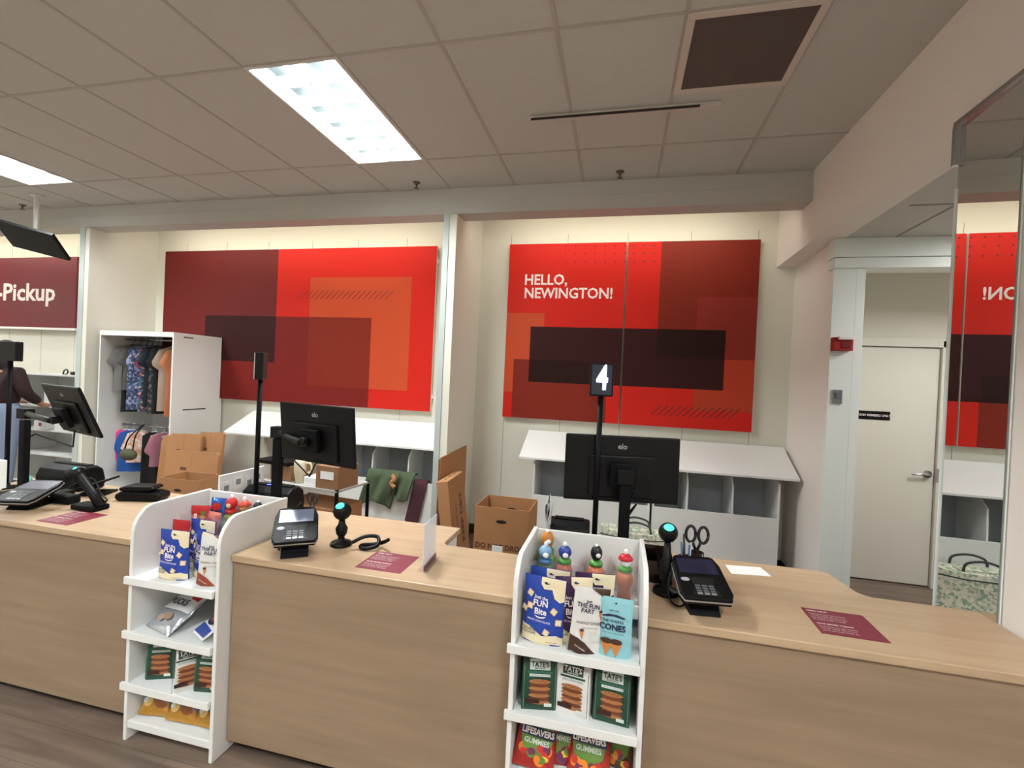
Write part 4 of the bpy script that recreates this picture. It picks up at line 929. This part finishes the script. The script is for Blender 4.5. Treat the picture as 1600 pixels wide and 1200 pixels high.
def drape(nm, lab, cat, x0, x1, zt_, zb_, y, m, skew=0, amp=.02, seed=1, fb=10, th=.012):
    s_ = MB(); r = random.Random(seed); ph_ = [r.uniform(0, 6) for _ in range(4)]
    def fn(u, v):
        yy = y-.012-amp*(.6+.6*math.sin(u*fb+ph_[0]+v*1.5)+.4*math.sin(u*fb*2.1+ph_[1]))*min(1, .3+v)
        z = zt_+(zb_-zt_)*v*(1+.12*math.sin(u*5+ph_[2]))
        if v < .12: yy = y+.045-.5*v; z = zt_+.015*math.sin(v*26)
        return (x0+(x1-x0)*u+skew*v, yy, z)
    s_.grid(fn, 30, 22, m); o = s_.build(nm, None, 0, th); tag(o, lab, cat); return o
GREEN = mat('olive_cloth', '4c5940', .9, bump=.6, bscale=60, var=.2, vscale=9)
drape('jacket', 'olive green jacket hung over the cubby cabinet front', 'jacket', -2.50, -2.14, .665, .33, 4.44, GREEN, -.10, .035, 3, 8, .02)
drape('jacket', 'end of olive sleeve bundled beside the green jacket', 'clothing', -2.20, -1.98, .66, .42, 4.44, GREEN, -.06, .045, 7, 6, .02)
o = bpy.data.objects['jacket.001']; o.name = 'rolled_sleeve_garment'
o = MB().tube(smooth_path([(-2.20, 4.37, .655), (-2.17, 4.35, .62), (-2.20, 4.345, .58), (-2.16, 4.34, .54)]), .022, mat('tan_lining', 'a8744a', .8), 8).build('scrunched_scarf'); tag(o, 'small tan scrunched cloth on top of the green jacket', 'cloth')
drape('apron', 'dark maroon cloth hanging over the cubby cabinet beside the jacket', 'cloth', -1.985, -1.84, .60, .14, 4.44, mat('maroon_cloth', '45202a', .9, bump=.4, bscale=60), -.09, .010, 5, 5)
# ================================================================= CARDBOARD
k = thing('cardboard_sheet', 'tall flat cardboard sheet leaning on the white divider wall', 'cardboard', (-1.50, 4.2, 0))
s_ = MB(); s_.prism([(3.88, .002), (4.60, .002), (4.60, .985), (3.88, .965)], lambda u, v, d_: (d_-.0*v, u, v), -1.508, -1.500, CARD); s_.build('front_sheet', k)
s_ = MB(); s_.prism([(3.87, .002), (4.60, .002), (4.60, .97), (3.87, .95)], lambda u, v, d_: (d_, u, v), -1.517, -1.510, CARDI); s_.build('rear_sheet', k)
k = thing('flat_box', 'closed slim cardboard box leaning beside the tall sheet', 'box', (-1.33, 3.85, 0))
M0 = Matrix.Translation((-1.30, 3.70, .005)) @ Matrix.Rotation(R_(-8), 4, 'Y') @ Matrix.Rotation(R_(4), 4, 'Z')
s_ = MB(); s_.M = M0; s_.box(-.05, .05, 0, .50, .01, .80, CARD); s_.build('carton', k, .003)
s_ = MB(); s_.M = M0
s_.text('KEEP DRY', .10, lambda u, v: (.0515, .33-v, .42+u), mat('box_print', '5a2f22', .8), .03); s_.text('handle with care', .045, lambda u, v: (.0515, .17-v, .42+u), mat('box_print', '5a2f22', .8), .01)
s_.build('lettering', k)
s_ = MB(); s_.M = M0
for y in (.12, .25, .40): s_.box(-.02, .0, y, y+.03, .7985, .8015, DARK)
s_.build('hand_slot', k)
def carton(lab, x0, x1, y0, y1, z0, z1, open_=True, rz=0, text=None):
    k = thing('cardboard_box', lab, 'box', ((x0+x1)/2, (y0+y1)/2, z0), 'cardboard boxes')
    c0 = V((x0+x1)/2, (y0+y1)/2, 0); M0 = Matrix.Translation(c0) @ Matrix.Rotation(R_(rz), 4, 'Z') @ Matrix.Translation(-c0); t_ = .005
    s_ = MB(); s_.M = M0
    if open_:
        s_.box(x0, x1, y0, y0+t_, z0, z1, CARD).box(x0, x1, y1-t_, y1, z0, z1, CARD).box(x0, x0+t_, y0+t_, y1-t_, z0, z1, CARD).box(x1-t_, x1, y0+t_, y1-t_, z0, z1, CARD).box(x0+t_, x1-t_, y0+t_, y1-t_, z0, z0+t_, CARDI)
    else: s_.box(x0, x1, y0, y1, z0, z1, CARD)
    s_.build('carton', k, .001)
    if open_:
        s_ = MB(); s_.M = M0
        for yy in (y0-.0008, y1-t_-.0008): s_.poly([((x0+x1)/2+.04*math.cos(i*.524), z1-.10+.013*math.sin(i*.524)) for i in range(12)], lambda u, v: (u, yy, v), DARK)
        s_.build('hand_slot', k)
    if text:
        s_ = MB(); s_.M = M0; s_.text(text, .055, lambda u, v: (x0+.012+u, y0-.001, z0+.115+v), mat('box_print', '5a2f22', .8), .03, 'LEFT', .95); s_.build('lettering', k)
    return k
carton('plain closed cardboard box on the floor under the open box', -1.02, -.60, 3.32, 3.70, .001, .33, False)
carton('open cardboard box with printed warning, right of the leaning cardboard', -1.00, -.59, 3.33, 3.69, .331, .735, True, 0, 'DO NOT DROP')
k = thing('price_tag_card', 'little white card clipped on front of the open box', 'card', (-.80, 3.30, .36)); 
MB().box(-.855, -.775, 3.318, 3.322, .345, .46, OFFW).build('card', k, .001)
o = MB().ball((-1.12, 3.32, .30), .10, mat('plastic_wrap', '9a8f8a', .3), 14, (1, .8, .7)).ball((-1.08, 3.25, .36), .05, mat('plastic_wrap', '9a8f8a', .3), 10, (1.2, .8, .9)).build('plastic_bag'); tag(o, 'crumpled clear plastic bag beside the open box', 'plastic bag')
o = MB().box(-1.26, -.98+-.06, 3.12, 3.45, .001, .232, CARDI).build('cardboard_tray', None, .002); tag(o, 'low brown cardboard tray beneath the plastic bag', 'box')
# boxes by the wardrobe
k = thing('cardboard_stack', 'upright folded cardboard boxes leaning against the white wardrobe', 'cardboard', (-4.25, 4.0, 0)); k.name = 'folded_cartons'
for i, (x0, x1, y, zt_, rz) in enumerate(((-4.76, -4.42, 3.98, .93, 6), (-4.60, -4.20, 3.90, .97, 4), (-4.30, -3.98, 3.97, 1.0, 0), (-4.48, -3.86, 3.80, .82, 2))):
    s_ = MB(); s_.M = Matrix.Translation((x0, y, 0)) @ Matrix.Rotation(R_(rz), 4, 'Z') @ Matrix.Rotation(R_(-6), 4, 'X')
    w_ = x1-x0
    s_.prism([(0, .006), (w_, .006), (w_, zt_-.02), (w_*.93, zt_), (w_*.12, zt_-.01), (0, zt_-.06)], lambda u, v, d_: (u, d_, v), 0, .03, CARD); s_.box(w_*.5, w_*.504, -.001, 0, .1, zt_-.02, CARDI); s_.box(w_*.3, w_*.42, -.001, 0, zt_-.20, zt_-.17, mat('box_print', '5a2f22', .8)).build('folded_carton', k, .002)
carton('open cardboard box with torn top below the folded cartons', -4.0, -3.60, 3.40, 3.70, .001, .66, True, 4)
# rack with boxes and a mug, behind the middle counter
k = thing('storage_rack', 'grey metal rack with boxes and a mug left of the cubbies', 'rack', (-2.35, 3.4, 0))
RX = Matrix.Translation((-2.30, 3.35, 0)) @ Matrix.Rotation(R_(-7), 4, 'Z')
for z in (.30, .775):
    s_ = MB(); s_.M = RX; s_.box(-.62, .27, -.15, .25, z-.018, z, mat('rack_grey', 'a9a7a2', .5)); s_.build('shelf', k, .002)
for x in (-.61, .26):
    for y in (-.14, .24):
        s_ = MB(); s_.M = RX; s_.box(x-.01, x+.01, y-.01, y+.01, 0, .78, BLACKM); s_.build('leg', k)
def rx(x, y, z): return RX @ V(x, y, z)
k = thing('travel_mug', 'tall cream travel mug with handle on the grey rack', 'mug', rx(-.16, -.08, .776))
CR = mat('mug_cream', 'd8cdb2', .4)
q = rx(-.16, -.08, .776)
MB().lathe([(.03, 0), (.033, .02), (.045, .09), (.047, .17), (.044, .18), (.001, .182)], q, CR, 20).build('body', k)
MB().tube(smooth_path([(q.x+.045, q.y, q.z+.16), (q.x+.095, q.y, q.z+.16), (q.x+.10, q.y, q.z+.10), (q.x+.042, q.y, q.z+.08)]), .008, CR, 8).build('handle', k)
def rbox(nm, lab, cat, x0, x1, y0, y1, z0, z1, m):
    s_ = MB(); s_.M = RX; s_.box(x0, x1, y0, y1, z0, z1, m); o = s_.build(nm, None, .002); return tag(o, lab, cat)
rbox('white_box', 'small white box beside the cream mug on the rack', 'box', -.08, .05, -.12, .04, .776, .84, OFFW)
k = thing('labelled_box', 'brown cardboard box with white label on the rack', 'box', rx(.15, 0, .776))
s_ = MB(); s_.M = RX; s_.box(.055, .265, -.14, .10, .776, .95, CARDI); s_.build('carton', k, .002)
s_ = MB(); s_.M = RX; s_.box(.10, .225, -.1425, -.1405, .85, .91, OFFW); s_.build('label_sticker', k)
rbox('brown_box', 'dark brown box at the back left of the rack', 'box', -.45, -.24, -.10, .15, .776, .90, CARDI)
rbox('document_tray', 'flat black tray of papers at the far left of the rack', 'tray', -.60, -.25, -.12, .2, .901, .93, BLACKM)
rbox('cardboard_carton', 'wide cardboard carton on the lower shelf of the rack', 'box', -.30, .24, -.13, .2, .301, .62, CARD)
# cream board between rack and counter: chair-height stool with papers
# ================================================================= WARDROBE
k = thing('clothes_cabinet', 'tall open white wardrobe unit filled with clothes', 'wardrobe', (-5.3, 4.5, 0))
wx0, wx1, wy0, wy1, wz = -5.84, -4.79, 4.18, 4.845, 2.035
MB().box(wx1-.02, wx1, wy0, wy1, 0, wz, WHITE).build('side_panel', k, .002)
MB().box(wx0, wx0+.02, wy0, wy1, 0, wz, WHITE).build('side_panel', k, .002)
MB().box(wx0+.02, wx1-.02, wy1-.012, wy1, 0, wz, WHITE2).build('back_panel', k, .001)
MB().box(wx0+.02, wx1-.02, wy0, wy1-.012, wz-.02, wz, WHITE).build('top_panel', k, .001)
MB().box(wx0+.02, wx1-.02, wy0+.02, wy1-.012, .05, .07, WHITE).build('bottom_panel', k, .001)
for z in (1.955, .935): MB().tube([(wx0+.02, 4.46, z), (wx1-.02, 4.46, z)], .013, CHROME, 12).build('hanging_rail', k)
MB().box(wx1, wx1+.0012, 4.30, 4.42, 1.985, 1.997, DARK).build('panel_slot', k); MB().box(wx1, wx1+.0012, 4.32, 4.62, 1.165, 1.178, DARK).build('panel_slot', k)
MB().box(wx0+.02, wx1-.02, wy0, wy0+.004, 1.98, 2.015, WHITE2).build('header_strip', k)
def garment(lab, x, zr, length, w_, m, rz=60, cat='garment', grp='clothes on the upper rail', sleeves=True, th=.035, hang='black', kind='shirt', mats2=None):
    k = thing('hanging_garment', lab, cat, (0, 0, 0), grp)
    hm = BLACK if hang == 'black' else mat('white_hanger', 'e6e6e6', .4)
    h = MB(); h.tube(smooth_path([(.0, 0, .012), (.015, 0, .02), (.022, 0, .003), (.012, 0, -.02), (0, 0, -.035), (0, 0, -.06)]), .0028, hm, 6); h.tube([(-w_*.42, 0, -.105), (-w_*.05, 0, -.062), (w_*.05, 0, -.062), (w_*.42, 0, -.105)], .005, hm, 6); h.build('hanger', k)
    if kind == 'shirt':
        out = [(-.06, -.065), (.06, -.065), (w_*.42, -.10), (w_*.62, -.28 if sleeves else -.14), (w_*.50, -.33 if sleeves else -.2), (w_*.42, -.22 if sleeves else -.24), (w_*.44, -length), (-w_*.44, -length), (-w_*.42, -.22 if sleeves else -.24), (-w_*.50, -.33 if sleeves else -.2), (-w_*.62, -.28 if sleeves else -.14), (-w_*.42, -.10)]
        if not sleeves: out = [(-.06, -.065), (.06, -.065), (w_*.42, -.10), (w_*.44, -length), (-w_*.44, -length), (-w_*.42, -.10)]
    else: out = [(-w_*.42, -.11), (w_*.42, -.11), (w_*.5, -length), (.015, -length), (0, -length*.5), (-.015, -length), (-w_*.5, -length)]
    zs = sorted({p[1] for p in out}); s_ = MB()
    def span(z):
        xs = []
        n = len(out)
        for i in range(n):
            (a1, b1), (a2, b2) = out[i], out[(i+1) % n]
            if (b1-z)*(b2-z) <= 0 and b1 != b2: xs.append(a1+(a2-a1)*(z-b1)/(b2-b1))
        return (min(xs), max(xs)) if xs else (0, 0)
    ph_ = x*37 % 6
    for sg in (-1, 1):
        def fn(u, v):
            z = -.066-(length-.067)*v; a_, b_ = span(z)
            xx = a_+(b_-a_)*u; e = (1-abs(2*u-1)**4)**.5 if 0 < u < 1 else 0
            return (xx, sg*(th*e*(.75+.25*math.sin(xx*34+ph_)*min(1, v*2)))+.008*math.sin(xx*20+ph_)*v, z)
        s_.grid(fn, 16, 16, m)
    s_.add([( -w_*.44, -th*.3, -length), (w_*.44, -th*.3, -length), (w_*.44, th*.3, -length), (-w_*.44, th*.3, -length)], [(0, 1, 2, 3)], m) if kind == 'shirt' else None
    s_.build('cloth', k)
    return place(k, (x, 4.46, zr), R_(rz))
ZR1, ZR2 = 1.955, .935
fl1 = pattern_mat('blue_floral', ['3a4668', '6f7ca0', '2b3350', '8b93ad', '46527a'], 38)
fl2 = pattern_mat('multi_floral', ['252c45', '7b2f45', '3c4a6b', 'b98a78', '1f2638', '2f5a63'], 42)
fl3 = pattern_mat('dark_floral', ['14151c', '1b1d26', '3c4a50', '14151c', '6b5a4e', '181a22'], 36)
garment('grey garment first from the left on the upper rail', -5.70, ZR1, .62, .40, mat('cloth_grey', '6f6c6a', .9, var=.15), 62)
garment('black shorts set hanging second from the left on upper rail', -5.62, ZR1, .86, .34, mat('cloth_black', '0c0b0d', .9), 58, sleeves=False)
garment('grey and black top near the left end of the upper rail', -5.58, ZR1, .60, .38, mat('cloth_dgrey', '55524f', .9, var=.2), 58)
garment('blue floral print dress on the upper rail', -5.50, ZR1, .83, .40, fl1, 50, sleeves=False)
garment('blue floral print blouse beside the floral dress', -5.42, ZR1, .80, .40, fl1, 54)
garment('dark garment with red and teal flowers on the upper rail', -5.34, ZR1, .84, .38, fl2, 56)
garment('navy garment on the upper rail next to the flowered one', -5.27, ZR1, .78, .38, mat('cloth_navy', '141826', .9), 58)
garment('black garment with small flowers on the upper rail', -5.20, ZR1, .86, .38, fl3, 58, sleeves=False)
garment('plain black coat on the upper rail left of the beige one', -5.13, ZR1, .84, .40, mat('cloth_black', '0c0b0d', .9), 58)
garment('beige long garment on the upper rail', -5.05, ZR1, .82, .40, mat('cloth_beige', 'a0897a', .9), 52)
garment('rust orange garment, rightmost on the upper rail', -4.955, ZR1, .88, .38, mat('cloth_orange', 'b5714c', .9, var=.12), 50)
L2 = 'clothes on the lower rail'
garment('bright pink shirt at the left end of the lower rail', -5.76, ZR2, .42, .30, mat('cloth_pink', 'c2376e', .9), 40, grp=L2, hang='white')
garment('royal blue shirt on the lower rail', -5.66, ZR2, .56, .36, mat('cloth_blue', '1f4f97', .9, var=.1), 22, grp=L2, hang='white')
garment('peach and white patterned top on the lower rail', -5.53, ZR2, .44, .34, pattern_mat('peach_print', ['d8b9a8', 'c98f78', 'e0cfc6', 'cfa493'], 26), 28, grp=L2, hang='white')
garment('black dress hanging long on the lower rail', -5.33, ZR2, .72, .30, mat('cloth_black', '0c0b0d', .9), 30, sleeves=False, grp=L2, hang='white')
garment('dusty pink top on the lower rail', -5.20, ZR2, .46, .30, mat('cloth_dusty', '96606e', .9, var=.12), 40, grp=L2, hang='white')
garment('light denim jeans at the right of the lower rail', -5.04, ZR2, .74, .30, mat('cloth_denim', '6d86a0', .9, var=.15), 40, grp=L2, hang='white', kind='jeans')
o = MB().ball((-5.46, 4.26, .62), .085, mat('bag_olive', '4a4a34', .8), 14, (1.3, .7, .8)).tube(smooth_path([(-5.52, 4.26, .67), (-5.50, 4.30, .82), (-5.47, 4.44, .955), (-5.44, 4.32, .84), (-5.40, 4.26, .67)]), .008, BLACK, 6).build('handbag'); tag(o, 'dark olive and black handbag hooked on the lower rail', 'bag')
# ================================================================= SHELF UNIT AND PERSON AT FAR LEFT
k = thing('shelf_unit', 'white shelf unit at left below the pickup sign', 'shelves', (-6.7, 4.5, 0))
sx0, sx1 = -7.45, -6.15
for x in (sx0, sx1-.02): MB().box(x, x+.02, 4.35, 4.84, 0, 1.49, WHITE).build('side_panel', k, .002)
MB().box(sx0+.02, sx1-.02, 4.825, 4.84, 0, 1.49, WHITE2).build('back_panel', k)
for z in (1.49, 1.10, .80, .50, .15): MB().box(sx0+.02 if z < 1.4 else sx0, sx1-.02 if z < 1.4 else sx1, 4.35, 4.825, z-.02, z, WHITE).build('shelf', k, .002)
REDL = mat('price_red', 'b0413a', .5)
def tagbox(lab, x, z, w_=.16, h_=.10, d_=.25, m=OFFW):
    k = thing('product_box', lab, 'box', (x, 4.45, z), 'white boxes on the shelf unit')
    MB().box(x-w_/2, x+w_/2, 4.37, 4.37+d_, z+.001, z+h_, m).build('carton', k, .002)
    MB().box(x-.03, x+.02, 4.368, 4.3695, z+h_*.35, z+h_*.75, REDL).build('label_sticker', k)
tagbox('white box with red label on the upper shelf beside the monitor', -6.86, 1.101, .20, .22)
tagbox('white box with red label on the middle shelf behind the monitor', -6.62, .801, .30, .10)
tagbox('small white box with red label on the lower shelf', -6.35, .501, .14, .12)
tagbox('white box with red label at the left of the middle shelf', -7.0, .801, .22, .10)
o = MB().tube(smooth_path([(-6.86, 4.5, 1.495), (-6.84, 4.5, 1.54), (-6.80, 4.5, 1.555), (-6.78, 4.5, 1.53), (-6.80, 4.5, 1.495), (-6.86, 4.5, 1.4945)]), .008, DARK, 6).build('wire_loop'); tag(o, 'small dark loop shaped item standing on top of the shelf unit', 'item')
o = MB().box(-6.70, -6.64, 4.47, 4.52, 1.491, 1.53, DARK).build('small_clip', None, .006); tag(o, 'tiny dark clip on top of the shelf unit', 'item')
o = MB().box(-6.42, -6.28, 4.42, 4.50, 1.491, 1.525, mat('taupe', '5c5148', .8)).build('folded_cloth', None, .012); tag(o, 'folded brown cloth at the right end of shelf unit top', 'cloth')
o = MB().prism([(-6.72, 1.101), (-6.30, 1.101), (-6.42, 1.34), (-6.60, 1.30)], lambda u, v, d_: (u, d_, v), 4.42, 4.62, mat('grey_fabric', '8b857c', .9)).build('fabric_pile', None, .03); tag(o, 'grey fabric pile on the upper shelf of the shelf unit', 'cloth')
# person
SKIN = mat('skin', 'a9765c', .55); HAIR = mat('hair_dark', '1c100e', .7, bump=1, bscale=90); SWEAT = mat('dark_sweater', '2a1316', .9, bump=.5, bscale=120); JEAN = mat('light_jeans', '7f8ca6', .85, bump=.4, bscale=150)
PX, PY = -6.98, 3.98
def skin_mesh(name, verts, edges, m, parent, root=0, lvl=2):
    me = bpy.data.meshes.new(name); me.from_pydata([Vector(v[:3])-parent.location for v in verts], edges, []); me.materials.append(m)
    o = bpy.data.objects.new(name, me); COL.objects.link(o); o.parent = parent
    o.modifiers.new('skin', 'SKIN').use_smooth_shade = True
    me.skin_vertices or None
    lay = me.skin_vertices[0].data if me.skin_vertices else None
    if lay is None:
        bpy.context.view_layer.update(); lay = me.skin_vertices[0].data
    for i, v in enumerate(verts):
        r = v[3]; lay[i].radius = r if isinstance(r, tuple) else (r, r); lay[i].use_root = (i == root)
    s_ = o.modifiers.new('sub', 'SUBSURF'); s_.levels = lvl; s_.render_levels = lvl
    return o
k = thing('person', 'person seen from behind in a dark sweater and light blue jeans', 'person', (PX, PY, 0))
H0 = 1.86
P = lambda x, y, z: (PX+x, PY+y, z)
vs = [(*P(0, 0, 1.04), (.15, .11)), (*P(0, 0, 1.18), (.13, .10)), (*P(0, .01, 1.35), (.16, .11)), (*P(0, .01, 1.50), (.15, .09)), (*P(0, .015, 1.57), (.06, .06)), (*P(0, .03, 1.64), (.055, .055)),
      (*P(0, .045, 1.74), (.078, .095)), (*P(0, .045, 1.81), (.06, .075)),
      (*P(.19, 0, 1.50), (.06, .06)), (*P(.26, .04, 1.27), (.045, .045)), (*P(.29, .20, 1.13), (.032, .032)),
      (*P(-.19, 0, 1.50), (.06, .06)), (*P(-.25, .04, 1.27), (.045, .045)), (*P(-.24, .22, 1.15), (.032, .032)),
      (*P(.09, 0, .95), (.10, .105)), (*P(.10, .0, .52), (.062, .065)), (*P(.10, -.02, .10), (.042, .045)), (*P(.11, .12, .04), (.04, .03)),
      (*P(-.09, 0, .95), (.10, .105)), (*P(-.10, .02, .52), (.062, .065)), (*P(-.10, .0, .10), (.042, .045)), (*P(-.11, .14, .04), (.04, .03))]
ed = [(0, 1), (1, 2), (2, 3), (3, 4), (4, 5), (5, 6), (6, 7), (3, 8), (8, 9), (9, 10), (3, 11), (11, 12), (12, 13), (0, 14), (14, 15), (15, 16), (16, 17), (0, 18), (18, 19), (19, 20), (20, 21)]
for sg, w0 in ((1, 10), (-1, 13)):          # hands: palm and five fingers, reaching to the shelf
    bx, by, bz = vs[w0][0]-PX, vs[w0][1]-PY, vs[w0][2]
    n0 = len(vs); vs.append((*P(bx+.0, by+.06, bz-.01), (.030, .016))); ed.append((w0, n0))
    for f_ in range(4):
        n1 = len(vs); l_ = (.028, .034, .032, .024)[f_]; ox = -.024+.016*f_
        vs.append((*P(bx+ox, by+.10, bz-.012), .0085)); vs.append((*P(bx+ox*1.15, by+.10+l_, bz-.022), .008)); vs.append((*P(bx+ox*1.2, by+.10+l_*1.6, bz-.045), .007))
        ed += [(n0, n1), (n1, n1+1), (n1+1, n1+2)]
    n1 = len(vs); vs.append((*P(bx-sg*.034, by+.07, bz-.02), .010)); vs.append((*P(bx-sg*.042, by+.10, bz-.035), .008)); ed += [(n0, n1), (n1, n1+1)]
skin_mesh('body', vs, ed, SKIN, k)
# clothes a little larger than the body
cv = [(*P(0, 0, 1.08), (.205, .165)), (*P(0, .0, 1.28), (.185, .14)), (*P(0, .01, 1.44), (.18, .13)), (*P(0, .01, 1.545), (.12, .095)),
      (*P(.215, 0, 1.50), (.085, .085)), (*P(.29, .04, 1.27), (.068, .068)), (*P(.31, .17, 1.15), (.048, .048)),
      (*P(-.215, 0, 1.50), (.085, .085)), (*P(-.28, .04, 1.27), (.068, .068)), (*P(-.26, .19, 1.165), (.048, .048))]
skin_mesh('sweater', cv, [(0, 1), (1, 2), (2, 3), (2, 4), (4, 5), (5, 6), (2, 7), (7, 8), (8, 9)], SWEAT, k, 0)
cj = [(*P(0, 0, 1.22), (.185, .15)), (*P(0, 0, 1.06), (.19, .155)), (*P(.10, 0, .93), (.125, .13)), (*P(.105, 0, .52), (.085, .085)), (*P(.105, -.02, .10), (.065, .065)),
      (*P(-.10, 0, .93), (.125, .13)), (*P(-.105, .02, .52), (.085, .085)), (*P(-.105, .0, .10), (.065, .065))]
skin_mesh('jeans', cj, [(0, 1), (1, 2), (2, 3), (3, 4), (1, 5), (5, 6), (6, 7)], JEAN, k, 0)
h = MB(); h.ball(P(0, .02, 1.76), .112, HAIR, 20, (1, 1.02, 1.05)); h.ball(P(0, -.03, 1.60), .12, HAIR, 18, (1.05, .72, 1.25)); h.build('hair', k)
f = MB(); f.ball(P(.035, .125, 1.755), .010, mat('eye_white', 'e8e4e0', .3), 10).ball(P(-.035, .125, 1.755), .010, mat('eye_white', 'e8e4e0', .3), 10).ball(P(0, .142, 1.73), .013, SKIN, 10, (.8, 1, 1.4)).ball(P(0, .125, 1.695), .02, mat('lips', '8a4a42', .5), 10, (1.1, .5, .35)); f.build('face_features', k)
for sg in (-1, 1): MB().box(PX+sg*.105-.045, PX+sg*.105+.045, PY-.06, PY+.22, .001, .09, BLACKM).build('shoe', k, .02)
# dark bags on the passage floor
o = MB().ball((1.68, 3.72, .06), .09, mat('bag_dark', '2b2629', .8), 14, (1.5, .7, .75)).ball((1.60, 3.75, .12), .05, mat('bag_dark', '2b2629', .8), 10, (1, .8, 1.2)).build('floor_bag'); tag(o, 'dark slumped bag on the floor in front of the white door', 'bag')
o = MB().ball((1.98, 3.42, .08), .075, BLACKM, 14, (1, .8, 1.3)).build('floor_pouch'); tag(o, 'small black bag on the floor close to the mirror edge', 'bag')
o = MB().prism([(2.02, 3.75), (2.10, 3.71), (2.12, 3.725), (2.04, 3.765)], lambda u, v, d_: (u, v, d_), .0005, .004, OFFW).build('paper_scrap'); tag(o, 'tiny white paper scrap on the floor before the door', 'paper')
